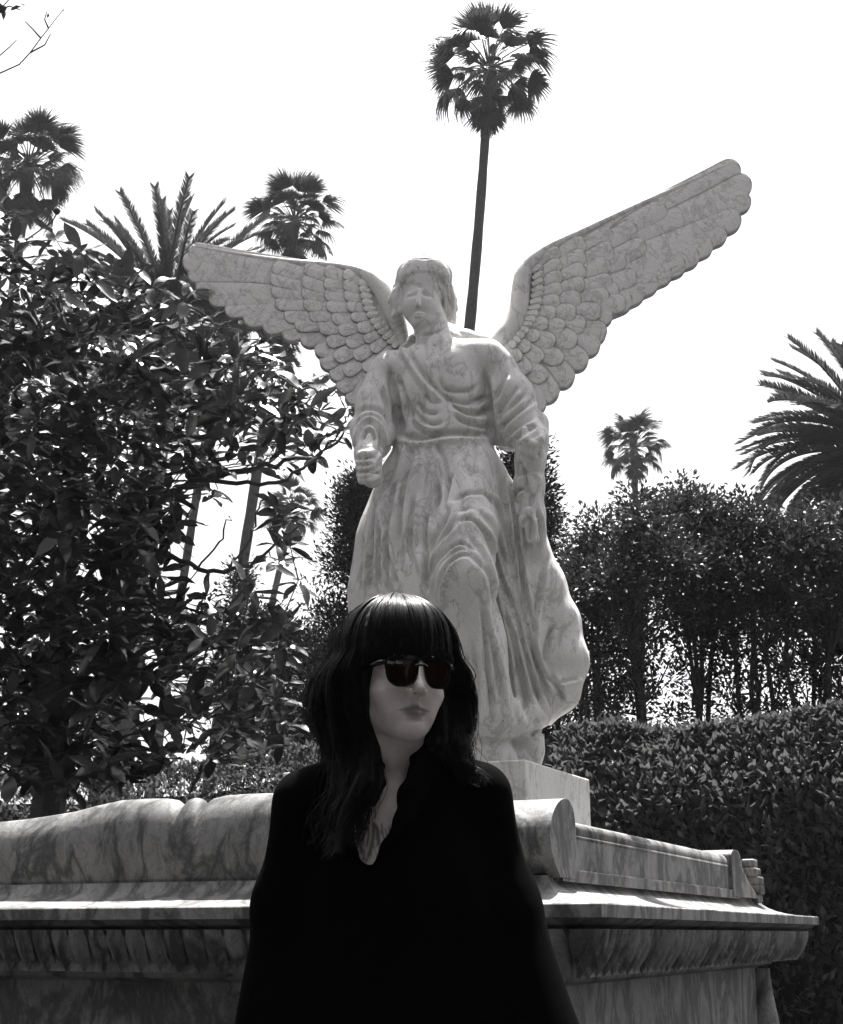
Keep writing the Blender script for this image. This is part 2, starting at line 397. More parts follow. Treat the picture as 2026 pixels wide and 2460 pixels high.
def section(h, x=None, ns=16, far=False):
    "cross-section of the lid border: y inward, z up"
    P = []
    if far:
        for i in range(ns + 1):
            t = i / ns; P.append((-0.20 * (1 - t) ** 1.7 + 0.0, h * 0.84 * t))
        r = 0.05; cy = r; cz = h * 0.84; hr = h * 0.16
        for i in range(1, 11):
            a = math.pi - math.pi * i / 10; P.append((cy + r * math.cos(a), cz + hr * math.sin(a)))
        P.append((cy + r, h * .5)); P.append((cy + r, 0.0)); return P
    e = 0 if x is None else min(1, max(0, (x - (xE - 0.40)) / 0.3)); e = e * e * (3 - 2 * e)
    # front: foot, belly, long round shoulder; ear (e = 1) leans back more
    ctrl0 = [(0, 0), (-.012, .14), (-.026, .36), (-.026, .58), (-.008, .78), (.022, .92), (.055, 1.0), (.095, .975), (.115, .88), (.12, .5), (.12, 0)]
    ctrl1 = [(0, 0), (-.045, .15), (-.085, .36), (-.085, .58), (-.055, .78), (.0, .93), (.065, 1.0), (.115, .975), (.145, .88), (.16, .72), (.16, 0)]
    pts = [(a[0] * (1 - e) + b[0] * e, (a[1] * (1 - e) + b[1] * e) * h) for a, b in zip(ctrl0, ctrl1)]
    for _ in range(2):
        q = [pts[0]]
        for i in range(len(pts) - 1):
            (ax, az), (bx, bz) = pts[i], pts[i+1]; q += [(ax*.75+bx*.25, az*.75+bz*.25), (ax*.25+bx*.75, az*.25+bz*.75)]
        pts = q + [pts[-1]]
    return pts
def lid_border(x0, x1, name, flip=None):
    V = []; F = []; xs = np.linspace(x0, x1, int(abs(x1 - x0) / 0.005)); m = None
    for x in xs:
        S = section(crest(x), x); m = len(S)
        for (y, z) in S: V.append((x, y + 0.275, HB + z))
    nx = len(xs)
    F = [(i*m+j, (i+1)*m+j, (i+1)*m+(j+1)%m, i*m+(j+1)%m) for i in range(nx-1) for j in range(m)]
    F += [tuple(range(m)), tuple((nx-1)*m+j for j in range(m))[::-1]]
    o = obj(name, mesh(name, V, F, M_TOMB), tomb); o.data.shade_smooth(); o.data.set_sharp_from_angle(angle=R(50)); return o
X1 = xE
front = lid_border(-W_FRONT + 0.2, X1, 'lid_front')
# far border: only its ear end shows
YF = L_SIDE - 0.86                                   # inward position of the far ear's inner face
def far_ear():
    h = 1.50 - HB; V = []; F = []; xs = np.linspace(-1.6, X1, 90); m = None
    for x in xs:
        u = min(1, max(0, (x + 0.75) / 0.3)); hh = h * (0.62 + 0.38 * u * u * (3 - 2 * u))
        S = section(hh, far=True); m = len(S)
        for (y, z) in S: V.append((x, YF + .1 - y * 1.9, HB + z))
    nx = len(xs)
    F = [(i*m+j, i*m+(j+1)%m, (i+1)*m+(j+1)%m, (i+1)*m+j) for i in range(nx-1) for j in range(m)]
    F += [tuple(range(m))[::-1], tuple((nx-1)*m+j for j in range(m))]
    o = obj('lid_back', mesh('lid_back', V, F, M_TOMB), tomb); o.data.shade_smooth(); o.data.set_sharp_from_angle(angle=R(50))
far_ear()
def side_panel():
    y0, y1 = 0.42, YF - 0.06; hp = 1.455 - HB
    b = MB(); b.box((-0.50, y0 - .12, HB - .01), (X1 - 0.018, y1 + .12, HB + hp * 0.76)); b.build('side_panel', M_TOMB, tomb)
    b = MB(); b.box((-0.50, y0 - .11, HB - .01), (X1 - 0.004, y1 + .12, HB + 0.028)); b.build('plinth_band', M_TOMB, tomb)
    b = MB(); b.tube([(X1 - .028, y0 - .1, HB + hp * .785), (X1 - .028, y1 + .1, HB + hp * .785)], 0.012, 8); b.build('bead', M_TOMB, tomb, smooth=True)
    b = MB(); b.tube([(X1 - .055, y0 - .1, HB + hp * .90), (X1 - .055, y1 + .1, HB + hp * .90)], 0.036, 14); b.build('roll_moulding', M_TOMB, tomb, smooth=True)
    b = MB(); b.box((-W_FRONT + .30, 0.40, HB - .012), (-0.31, L_SIDE - .40, HB + hp * .88)); b.build('lid_core', M_TOMB, tomb)
    for r_ in range(3):
        b = MB(); x = -0.325 - r_ * 0.10; z = HB + hp * (0.96 + 0.07 * r_)
        b.box((x - .3, y0 - .06 + .05 * r_, z - .06), (x, y1 - .10 - .36 * r_, z)); b.build('roof_slab', M_TOMB, tomb)
side_panel()
# small carved scroll standing behind the far ear
b = MB(); yy = L_SIDE - .36
for i in range(5): b.box((X1 - .075 + .006 * (i % 2), yy - .05 - .012 * (i == 3) , HB - .02 + .042 * i), (X1 + .005 + .012 * math.sin(i * 1.1), yy + .045 + .02 * math.sin(i * .9), HB + .024 + .042 * i))
o = b.build('end_scroll', M_TOMB, tomb); mod = o.modifiers.new('b', 'BEVEL'); mod.width = 0.012; mod.segments = 3

# ================================================================ pedestal
pc = at(1081, 1563, 5.45)
wp = along(pc, -RU, 582); dp = along(pc, -RV, 1214)
ped = empty('pedestal', (pc.x, pc.y, 0), 'plain square marble pedestal block under the angel statue', 'pedestal'); ped.rotation_euler = T.to_euler()
b = MB(); b.box((-wp, 0, ztop - 0.05), (0, dp, pc.z))
o = b.build('block', M_STATUE, ped); mod = o.modifiers.new('b', 'BEVEL'); mod.width = 0.006; mod.segments = 2
ORG = pc - RU * wp * .5 - RV * dp * .5
print('corner', corner, 'Lside', L_SIDE, 'ped', wp, dp, 'ORG', ORG, 'ztop', ztop)
# ================================================================ angel statue
YS = ORG.y - 0.05
angel = empty('angel_statue', (ORG.x, ORG.y, ORG.z), 'pale marble angel in a draped robe with spread wings, standing on the pedestal', 'statue')
def A(px, py, dy=0.0): return at(px, py, YS + dy)
def rr(px, py, r, dy=0.0):
    P = A(px, py, dy); return r / ppm(P.y, P.z)
def sculpt_angel():
    h = 0.0068
    hc = A(875, 600, 0); f = .0042
    xs = np.concatenate([np.arange(-0.60, hc.x - .17, h), np.arange(hc.x - .17, hc.x + .17, f), np.arange(hc.x + .17, .98, h)])
    zs = np.concatenate([np.arange(pc.z - 0.03, hc.z - .26, h), np.arange(hc.z - .26, A(875, 505, 0).z + 0.16, f)])
    S = Sdf(xs, np.concatenate([np.arange(YS - 0.50, YS - .24, h), np.arange(YS - .24, YS + .05, f), np.arange(YS + .05, YS + 0.42, h)]), zs)
    def c(p, q, k=0.03, flat=1.0):
        S.cap(A(p[0], p[1], p[3]), A(q[0], q[1], q[3]), rr(p[0], p[1], p[2], p[3]), rr(q[0], q[1], q[2], q[3]), k, 'add', flat)
    def pth(L, k=0.03, flat=1.0):
        for a, b in zip(L[:-1], L[1:]): c(a, b, k, flat)
    def e(px, py, rx, rz, ryd, dy=0.0, k=0.02, op='add', rot=0):
        M = Matrix.Rotation(R(rot), 3, 'Y') if rot else None
        S.ell(A(px, py, dy), (rr(px, py, rx, dy), ryd, rr(px, py, rz, dy)), k, M, op)
    # torso
    e(905, 800, 92, 92, .17, 0, .04); pth([(905, 840, 84, 0), (914, 900, 90, 0)], .04, .85)
    pth([(812, 765, 36, -.02), (900, 735, 36, -.03), (1000, 742, 40, -.03)], .05); e(905, 768, 96, 48, .125, -.02, .05)
    e(944, 797, 38, 36, .055, -.094, .045); e(862, 808, 38, 36, .05, -.090, .045)
    pth([(884, 655, 35, -.035), (900, 735, 40, -.03)], .03)
    c((860, 735, 18, -.03), (800, 742, 20, -.02), .04); c((935, 722, 20, -.05), (1010, 724, 22, -.04), .04)
    # skirt
    pth([(916, 905, 88, 0), (900, 1010, 118, 0), (885, 1120, 145, 0), (872, 1230, 148, .02), (875, 1340, 150, .02), (890, 1440, 145, .03)], .05, .72)
    pth([(946, 930, 56, 0), (980, 1010, 68, .02), (1034, 1110, 80, .04), (1060, 1230, 86, .05), (1075, 1340, 92, .05), (1068, 1430, 84, .04)], .05, .8)
    pth([(1090, 1110, 30, .02), (1118, 1200, 40, .03), (1145, 1280, 44, .03), (1158, 1360, 50, .02), (1150, 1420, 44, .0), (1125, 1450, 34, -.01)], .04)
    pth([(965, 970, 62, -.06), (955, 1100, 66, -.20), (957, 1190, 60, -.30)], .05); pth([(957, 1190, 58, -.30), (985, 1330, 54, -.22), (1005, 1470, 60, -.18)], .05)
    pth([(880, 1180, 50, -.18), (870, 1350, 60, -.16), (880, 1480, 60, -.14)], .05)
    pth([(940, 1478, 40, -.12), (1000, 1490, 36, -.16), (1060, 1482, 36, -.12), (1100, 1470, 30, -.08)], .04)
    pth([(780, 1480, 44, .0), (900, 1490, 46, -.1)], .05)
    # rocky base
    for (a, b, r_, d_) in ((960, 1530, 52, -.02), (1040, 1530, 56, .02), (1072, 1545, 42, -.02), (1080, 1505, 34, .0), (880, 1540, 56, 0), (800, 1545, 50, .03), (1000, 1560, 60, -.1)): c((a, b, r_, d_), (a, b + 40, r_ * 1.02, d_), .02)
    # arm on the left of the picture, wide sleeve, fist
    pth([(800, 772, 42, .0), (778, 830, 44, -.02), (768, 885, 44, -.06)], .03)
    c((768, 880, 46, -.06), (764, 905, 40, -.14), .03)
    pth([(764, 900, 30, -.14), (756, 955, 24, -.24)], .015)
    pth([(752, 930, 22, -.2), (757, 962, 28, -.25), (762, 978, 24, -.24)], .012)
    # four curled fingers and thumb
    for i, (ya, yb) in enumerate(((936, 934), (952, 950), (968, 966), (983, 984))):
        pth([(738, ya, 8, -.25), (748, yb, 9, -.305), (764, yb + 2, 9, -.315), (778, yb, 7, -.28)], .004)
    pth([(772, 925, 9, -.22), (780, 945, 9, -.28), (768, 958, 8, -.325)], .004)
    # other arm, sleeve, hand gathering the mantle
    pth([(1020, 762, 44, .0), (1048, 820, 50, -.0), (1066, 868, 44, -.03)], .04); pth([(1004, 800, 40, .02), (1030, 862, 36, .02)], .04)
    pth([(1030, 870, 26, -.02), (1040, 895, 24, -.02), (1064, 903, 26, -.06)], .03)
    pth([(1072, 872, 36, -.04), (1098, 905, 30, -.12), (1094, 945, 27, -.14)], .02)
    pth([(1105, 870, 24, .0), (1110, 905, 20, -.05)], .02)
    for i, (x0, y0) in enumerate(((1082, 905), (1094, 912), (1106, 915), (1116, 905))):
        pth([(x0, y0 - 16, 8, -.2), (x0 - 3, y0, 8, -.235), (x0 - 5, y0 + 18, 7, -.22), (x0 - 4, y0 + 30, 6, -.18)], .004)
    pth([(1094, 930, 27, -.1), (1092, 1000, 28, -.09), (1094, 1060, 28, -.08), (1092, 1130, 32, -.04)], .03)
    pth([(1080, 1075, 12, -.15), (1088, 1055, 12, -.17), (1100, 1070, 12, -.17), (1103, 1110, 10, -.14)], .01); pth([(1090, 1085, 9, -.16), (1092, 1112, 10, -.15)], .01)
    # head and hair
    e(871, 600, 50, 52, .118, -.004, .03, rot=-4); e(874, 580, 50, 32, .11, .05, .03); e(866, 632, 38, 42, .080, -.060, .03)
    e(868, 664, 20, 14, .034, -.090, .03)
    e(874, 567, 58, 47, .075, -.042, .02)
    e(918, 608, 18, 44, .080, .03, .02, rot=-8); e(824, 600, 17, 34, .070, .02, .02, rot=8)
    pth([(864, 598, 3.6, -.128), (861, 624, 4.6, -.150)], .010); e(860.5, 628, 6.5, 4.2, .013, -.146, .008)
    e(846, 606, 12, 5.5, .010, -.128, .016, 'sub'); e(881, 606, 12, 5.5, .010, -.126, .016, 'sub')
    e(846, 607, 8.5, 4.2, .012, -.108, .008); e(880, 607, 8.5, 4.2, .012, -.106, .008)
    e(862, 648, 11, 6, .010, -.130, .012)
    r2 = random.Random(3)
    for i in range(60):                                                      # wavy locks round the face
        t = i / 59
        if i % 2: x, y, d = 818 + 5 * math.sin(t * 9) + 10 * (1 - t) ** 3, 566 + 78 * t, .0
        else: x, y, d = 922 + 6 * math.sin(t * 3) - 10 * (1 - t) ** 3, 566 + 90 * t, .01
        a = r2.uniform(-8, 8); sx_ = -1 if i % 2 else 1; pth([(x - 8 * sx_, y - 3, 5.5, d - .05), (x + 4 * sx_, y + 3, 6, d - .04), (x + (10 + a * .4) * sx_, y + 8 + a * .3, 4, d - .01)], .006)
    def hs(x, y): return -.040 - .076 * math.sqrt(max(0.02, 1 - ((x - 874) / 59) ** 2 - ((y - 567) / 48) ** 2)) - .0
    for s_ in (-1, 1):
        for j in range(6):
            L = [(874 + s_ * 1, 526 + 6.5 * j), (874 + s_ * (15 + j), 530 + 5.5 * j), (874 + s_ * (30 + j * .8), 540 + 5 * j), (874 + s_ * (43), 552 + 5.5 * j), (874 + s_ * 50, 566 + 7 * j)]
            L = [(x, y + 1.6 * math.sin(i * 2.4 + j)) for i, (x, y) in enumerate(L)]
            L = [(x, y) for x, y in L if y < 592]
            pth([(x, y, 4.4 - .25 * i, hs(x, y)) for i, (x, y) in enumerate(L)], .008)
    pth([(846, 704, 16, .09), (900, 692, 20, .08), (960, 698, 18, .09), (1015, 706, 16, .08)], .03)  # ridge added behind the neck to block sun from the shoulders
    # neckline ruffle by the shoulders
    for i in range(6): e(850 - i * 7, 697 + i * 8, 9, 7, .03, .06, .008); e(938 + i * 7, 692 + i * 4, 9, 7, .03, .06, .008)
    V, Q = S.mesh(); V = relax(V, Q, 2, .5); N = normals(V, Q); P2 = proj(V)
    c3 = lambda L: [((800 + x / 2.893) / K, (560 + y / 2.893) / K) for x, y in L]
    c4 = lambda L: [((800 + x / 2.48) / K, (1100 + y / 2.48) / K) for x, y in L]
    G = []
    def g3(w, h, *L): G.append((c3(L), w, h))
    def g4(w, h, *L): G.append((c4(L), w, h))
    D = -0.016
    g3(5, D, (500,760),(600,950),(770,1130),(870,1210)); g3(4, -.01, (440,800),(560,1000),(700,1180)); g3(6, .01, (470,770),(580,980),(740,1160))
    g3(5, D, (745,990),(760,1070),(830,1100),(960,1100),(1015,1050)); g3(4, D, (790,1120),(860,1180),(960,1185),(1065,1130)); g3(4, D, (820,1180),(900,1240),(1000,1265),(1090,1220)); g3(4, D, (850,1270),(950,1325),(1090,1350))
    g3(5, .012, (800,1150),(880,1210),(980,1225),(1080,1175)); g3(5, .012, (840,1230),(920,1285),(1030,1300),(1090,1285))
    g3(4, D, (560,1230),(620,1295),(700,1330),(770,1310)); g3(4, D, (540,1290),(600,1370),(700,1400),(770,1385)); g3(4, D, (590,1180),(650,1250),(740,1245)); g3(4, .01, (545,1260),(610,1335),(700,1365),(765,1350)); g3(4, -.01, (640,1120),(690,1180),(760,1170))
    g3(6, -.022, (440,1390),(600,1430),(720,1400),(900,1385),(1105,1400)); g3(7, .014, (440,1440),(600,1475),(720,1445),(900,1430),(1090,1440))
    g3(5, D, (700,1440),(760,1520),(790,1640),(800,1800)); g3(5, -.01, (980,1440),(1000,1560),(990,1700)); g3(6, D, (560,1480),(530,1600),(470,1750)); g3(7, -.02, (440,1480),(400,1640),(350,1790)); g3(4, .01, (500,1480),(460,1620),(410,1770))
    g3(8, -.03, (390,920),(430,1100),(460,1250),(470,1380)); g3(6, -.02, (450,1000),(520,1200),(560,1300)); g3(6, .012, (415,950),(480,1160),(510,1330)); g3(6,-.02,(330,1080),(390,1200),(420,1350))
    g3(6, -.026, (1050,950),(1080,1150),(1095,1300),(1105,1420)); g3(5, .01, (1110,1000),(1130,1200),(1140,1340))
    for L in (((1150,1380),(1250,1270),(1370,1180),(1420,1130)), ((1130,1320),(1200,1240),(1330,1120)), ((1200,1425),(1300,1330),(1400,1280)), ((1140,1270),(1220,1160),(1290,1060)), ((1260,1440),(1340,1380),(1420,1340)), ((1120,1180),(1180,1060),(1210,960))):
        g3(4, -.012, *L); g3(5, .010, *[(x + 18, y + 30) for x, y in L])
    for L in (((130,1400),(170,1290),(260,1250),(340,1290),(390,1400),(380,1520),(300,1640)), ((165,1420),(200,1320),(270,1300),(330,1370),(345,1480),(290,1570)), ((195,1440),(230,1370),(280,1370),(300,1450)), ((110,1330),(160,1230),(260,1200),(370,1250),(430,1380))):
        g3(4.5, -.017, *L)
    g3(5, .012, (150,1400),(190,1305),(265,1275),(335,1330),(368,1440),(350,1540))
    for y in (1555, 1600, 1645, 1690): g3(2.6, -.008, (125, y), (190, y + 22), (290, y))
    g3(3, -.01, (610,712),(700,700),(790,660),(812,620)); g3(3, -.006, (640,760),(660,900)); g3(3, -.006, (760,740),(740,860))
    G.append(([(851, 648.5), (857, 647), (862, 647.5), (867, 647), (873, 648.5)], 1.5, -.0055))
    # hair waves
    for L in (((740,330),(800,380),(790,450),(835,520)), ((720,360),(765,420),(760,500),(800,580)), ((770,300),(810,340),(830,400)), ((410,300),(440,360),(420,430)), ((440,320),(470,390),(450,470))): g3(1.8, -.006, *L)
    # skirt
    sk = [((560,800),(600,640),(680,540),(780,500),(870,560)), ((545,760),(580,600),(650,480),(730,400)), ((620,830),(640,700),(690,610),(780,570),(870,600),(930,700)), ((590,820),(615,670),(680,575),(780,535),(880,585)),
          ((700,260),(830,200),(950,220),(1010,330),(1050,500)), ((720,330),(830,290),(930,350),(990,480),(1040,650)), ((740,380),(830,350),(910,430),(960,560),(1000,700),(1080,900)), ((800,450),(880,540),(940,700),(980,860),(1010,1000)),
          ((540,700),(570,560),(640,430),(700,300)), ((1010,100),(1050,400),(1090,640),(1120,900),(1180,1150),(1300,1420)), ((1040,100),(1080,350),(1110,600),(1160,850),(1210,1080)), ((980,50),(1030,300),(1060,560),(1095,820)),
          ((1120,560),(1130,800),(1170,1050),(1250,1300),(1400,1400)), ((1260,620),(1240,780),(1200,950),(1195,1180),(1290,1400)), ((880,850),(920,1000),(960,1150),(990,1300),(1020,1500)), ((940,760),(1000,950),(1050,1150),(1060,1300),(1090,1560)),
          ((900,950),(920,1200),(940,1400),(950,1540)), ((1000,850),(1060,1050),(1130,1300),(1200,1560)), ((1090,900),(1130,1100),(1190,1330),(1270,1530)), ((840,1100),(870,1300),(880,1560)), ((1310,1000),(1280,1120),(1260,1230)), ((1340,1350),(1400,1330),(1470,1320)), ((1300,1290),(1340,1350),(1380,1450)),
          ((370,130),(320,400),(320,560),(330,780)), ((250,250),(230,500),(240,780)), ((430,100),(400,300),(400,500)), ((310,520),(350,640),(390,760)), ((560,330),(550,560),(560,780)), ((210,560),(215,770)), ((280,400),(270,560),(285,770)), ((180,480),(170,640),(165,780)), ((480,200),(460,420),(470,640)),
          ((620,150),(640,240),(600,330),(610,420)), ((700,100),(690,200),(660,320)), ((1160,350),(1190,400),(1170,500)), ((1100,330),(1110,430),(1100,530)), ((1080,260),(1110,180),(1180,210)), ((1090,120),(1140,80),(1230,130)), ((1100,20),(1150,90),(1160,200)), ((1220,300),(1240,420),(1220,540)), ((1060,980),(1110,1180),(1150,1420),(1160,1560))]
    for i, L in enumerate(sk):
        w_ = 4.2 + (i % 3); hh = -.015 if i % 2 else -.021
        g4(w_, hh, *L); g4(w_ + .5, .012, *[(x + 20, y + 5) for x, y in L])
    dsp = strokes(P2, G)
    front = np.clip(-N[:, 1] * 1.6 + 0.25, 0, 1) * np.where(P2[:, 1] < 690, 1.0, 1.3)
    nz = np.array([mnoise.noise((x * 7, y * 7, z * 2.2)) * .006 + mnoise.noise((x * 22, y * 22, z * 9)) * .003 for x, y, z in V])
    rock = np.array([abs(mnoise.noise((x * 9, y * 9, z * 9))) * .03 for x, y, z in V]) * (P2[:, 1] > 1512)
    fold = .010 * np.sin(np.arctan2(V[:, 1] - YS, V[:, 0] - .05) * 26 + V[:, 2] * 2.5) * (P2[:, 1] > 920) * (P2[:, 1] < 1490) * (1 - front)
    head = (P2[:, 1] < 690) & (P2[:, 0] < 945)
    V = V + N * (dsp * front + np.where(head, nz * .25, nz) + rock + fold)[:, None]
    V = relax(V, Q, 1, .3)
    o = obj('figure', mesh('figure', V - np.array(ORG), Q, M_STATUE, True), angel)
    print('angel verts', len(V))
sculpt_angel()

# ---- wings
def wing(side, poly, tube, rows, pivot, name_label):
    "side = +1 right of the picture"
    xin = 1040 if side > 0 else 815
    def base(px, py):
        d = (px - xin) * side
        return 0.10 + 0.00045 * max(d, -40) + 0.00000035 * max(d, 0) ** 2
    P = np.array(poly, float)
    x0, y0 = P.min(0) - 4; x1, y1 = P.max(0) + 4; st = 4.0
    xs = np.arange(x0, x1, st); ys = np.arange(y0, y1, st); gx, gy = np.meshgrid(xs, ys, indexing='ij')
    ins = np.zeros(gx.shape, bool); dist = np.full(gx.shape, 1e9)
    for i in range(len(P)):
        a = P[i]; b = P[(i + 1) % len(P)]; cond = ((a[1] > gy) != (b[1] > gy))
        xi = (b[0] - a[0]) * (gy - a[1]) / (b[1] - a[1] + 1e-12) + a[0]; ins ^= cond & (gx < xi)
        d = b - a; t = np.clip(((gx - a[0]) * d[0] + (gy - a[1]) * d[1]) / (d @ d), 0, 1)
        dist = np.minimum(dist, np.hypot(gx - a[0] - t * d[0], gy - a[1] - t * d[1]))
    V = []; idf = {}; idb = {}
    for i in range(len(xs)):
        for j in range(len(ys)):
            if ins[i, j]:
                px, py = xs[i], ys[j]; th = 0.022 * min(1, dist[i, j] / 14) ** .5 + .004
                bz = base(px, py); idf[i, j] = len(V); V.append(tuple(A(px, py, bz - th + .01)))
                idb[i, j] = len(V); V.append(tuple(A(px, py, bz + th * 1.8 + .02)))
    F = []; edge = {}
    for i in range(len(xs) - 1):
        for j in range(len(ys) - 1):
            k = [(i, j), (i+1, j), (i+1, j+1), (i, j+1)]
            if all(q in idf for q in k):
                F.append([idf[q] for q in k]); F.append([idb[q] for q in k[::-1]])
                for a in range(4):
                    e_ = (k[a], k[(a+1) % 4]); edge[e_] = 1
    for (a, b) in edge:
        if (b, a) not in edge: F.append([idf[b], idf[a], idb[a], idb[b]])
    used = sorted(set(i for f in F for i in f)); mp = {u: i for i, u in enumerate(used)}
    V = [V[u] for u in used]; F = [[mp[i] for i in f] for f in F]
    core = obj('wing', mesh('wing', [Vector(v) - ORG for v in V], F, M_STATUE, True), angel)
    tag(core, name_label)
    b = MB(); pts = []; rad = []
    tb = np.array(tube, float); ts = np.linspace(0, len(tb) - 1, 60)
    for t in ts:
        q = [np.interp(t, range(len(tb)), tb[:, k]) for k in range(3)]
        dyy = base(q[0], q[1]) - .005; pts.append(A(q[0], q[1], dyy) - ORG); rad.append(rr(q[0], q[1], q[2], dyy))
    for _ in range(3):
        for i in range(1, 59): pts[i] = (pts[i-1] + pts[i] * 2 + pts[i+1]) / 4
    b.tube(pts, rad, 16); b.build('leading_edge', M_STATUE, core, smooth=True)
    r = random.Random(5)
    for (L, W, lay, lst) in rows:
        for k, it in enumerate(lst):
            if len(it) == 4: bx, by, tx, ty = it
            else:
                tx, ty = it; d = Vector((tx - pivot[0], ty - pivot[1])).normalized(); bx, by = tx - d.x * L, ty - d.y * L
            ln = math.hypot(tx - bx, ty - by); ux, uy = (tx - bx) / ln, (ty - by) / ln; nx_, ny_ = -uy, ux
            bend = r.uniform(-.02, .03) * ln * side; w_ = W * r.uniform(.95, 1.08); ns = max(7, int(ln / 14)); nt_ = 8
            ls = sorted(set([i / ns * (1 - w_ / ln) for i in range(ns + 1)] + [1 - w_ / ln * (1 - math.sin(a * math.pi / 12)) for a in range(1, 7)]))
            VV = []; uv = []; FF = []; ed = []; lay2 = lay + (k % 2) * .002 + r.uniform(-.001, .001); na = len(ls)
            for s_ in ls:
                e = (1 - s_) * ln; hw = w_ if e > w_ else math.sqrt(max(0, w_ * w_ - (w_ - e) ** 2))
                hw *= 0.80 + 0.20 * min(1, s_ * 2.5)
                for ti in range(nt_ + 1):
                    t = ti / nt_ * 2 - 1; cx_ = bx + ux * ln * s_ + nx_ * (hw * t + bend * math.sin(s_ * math.pi)); cy_ = by + uy * ln * s_ + ny_ * (hw * t + bend * math.sin(s_ * math.pi))
                    rise = lay2 * .5 * (0.35 + 0.65 * s_)
                    dz = rise + 0.006 * (1 - t ** 4) + 0.004 * math.exp(-(t / .10) ** 2) * (1 - s_ * .5) - 0.0035 * t
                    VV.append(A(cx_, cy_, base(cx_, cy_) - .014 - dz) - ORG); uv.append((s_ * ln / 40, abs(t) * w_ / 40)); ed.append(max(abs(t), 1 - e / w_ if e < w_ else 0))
            n0 = len(VV); m = nt_ + 1
            for q in range(n0): p_ = VV[q].copy(); VV.append(p_ + Vector((0, .030 + lay2, 0)))
            for a in range(na - 1):
                for c_ in range(nt_): FF.append((a*m+c_, a*m+c_+1, (a+1)*m+c_+1, (a+1)*m+c_))
            loop = [a * m for a in range(na)] + [(na-1)*m+c_ for c_ in range(1, m)] + [a*m+nt_ for a in range(na-2, -1, -1)] + [c_ for c_ in range(nt_-1, 0, -1)]
            for a in range(len(loop)):
                p_, q_ = loop[a], loop[(a+1) % len(loop)]; FF.append((p_, q_, q_ + n0, p_ + n0))
            if side > 0 or True: FF = [f[::-1] for f in FF]
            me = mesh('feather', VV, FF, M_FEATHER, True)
            ul = me.uv_layers.new(name='UVMap'); uv2 = uv + uv
            for lp in me.loops: ul.data[lp.index].uv = uv2[lp.vertex_index]
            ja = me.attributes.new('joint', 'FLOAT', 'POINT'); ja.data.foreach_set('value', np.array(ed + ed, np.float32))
            me.set_sharp_from_angle(angle=R(55))
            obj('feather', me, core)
curl = lambda L: L
right_rows = [
    (0, 25, 0.000, [(1118,534,1524,340), (1120,556,1547,370), (1122,574,1546,406), (1124,590,1526,443), (1126,604,1497,474), (1128,614,1468,499), (1129,624,1440,519), (1131,633,1412,538), (1133,641,1384,556), (1135,648,1356,574), (1136,655,1328,592), (1138,662,1302,610)]),
    (0, 26, 0.010, [(1100,640,1264,646), (1095,655,1250,686), (1088,668,1236,716), (1080,682,1210,750), (1070,696,1178,790), (1058,708,1142,824), (1046,715,1112,850)]),
    (150, 22, 0.022, [(1372,424), (1310,462), (1330,500), (1290,532), (1312,566), (1276,596), (1290,622)]),
    (100, 22, 0.030, [(1262,476), (1262,506), (1258,540), (1262,575), (1256,606), (1240,640), (1208,668), (1190,704), (1160,744), (1124,784)]),
    (75, 20, 0.042, [(1205,494), (1205,520), (1206,550), (1205,580), (1198,612), (1188,642), (1165,672), (1145,706), (1118,742), (1090,768)]),
    (52, 16, 0.052, [(1152,512), (1156,538), (1158,564), (1158,590), (1154,616), (1146,642), (1130,668), (1112,694), (1092,720), (1072,742)]),
    (26, 9, 0.060, [(1118,545), (1120,560), (1120,575), (1120,590), (1119,604), (1117,618), (1114,632), (1110,645), (1104,658), (1097,670), (1089,682), (1080,693), (1071,704), (1062,714)]),
]
wing(1, [(1010,730),(1018,698),(1040,680),(1052,650),(1053,600),(1058,560),(1080,530),(1115,503),(1170,482),(1300,425),(1400,380),(1500,336),(1520,345),(1535,372),(1530,400),(1510,440),(1480,478),(1420,525),(1340,580),(1270,632),(1240,660),(1225,690),(1200,730),(1170,770),(1140,805),(1100,830),(1060,800),(1030,760)],
     [(1012,716,20),(1034,696,22),(1058,668,22),(1070,632,20),(1072,598,19),(1076,566,18),(1094,538,16),(1128,512,13),(1200,478,10),(1300,430,8),(1410,380,7),(1505,337,6)], right_rows, (985, 655), 'raised wing spreading to the upper right')
left_rows = [
    (0, 21, 0.000, [(720,566,388,517), (716,572,376,536), (714,576,386,562), (712,590,402,588), (712,602,428,612), (714,613,462,636), (716,624,500,655), (718,635,540,672), (722,645,580,688), (728,655,618,702)]),
    (0, 19, 0.010, [(742,665,650,728), (752,675,662,754), (764,686,684,780), (774,694,700,806), (786,702,720,830), (800,708,746,846)]),
    (120, 17, 0.022, [(560,548), (556,570), (558,596), (566,622), (584,648), (606,668)]),
    (90, 17, 0.030, [(626,550), (620,574), (620,598), (624,624), (636,648), (656,676), (672,706), (688,738), (708,770)]),
    (68, 16, 0.042, [(668,554), (666,578), (667,602), (671,628), (682,654), (696,680), (712,708), (728,736), (748,762)]),
    (46, 13, 0.052, [(706,560), (706,582), (708,604), (713,628), (722,652), (735,676), (749,700), (764,722), (780,742)]),
    (24, 8, 0.060, [(738,578), (740,592), (742,606), (745,620), (749,634), (755,648), (762,661), (770,673), (779,685), (788,696), (798,706), (808,715)]),
]
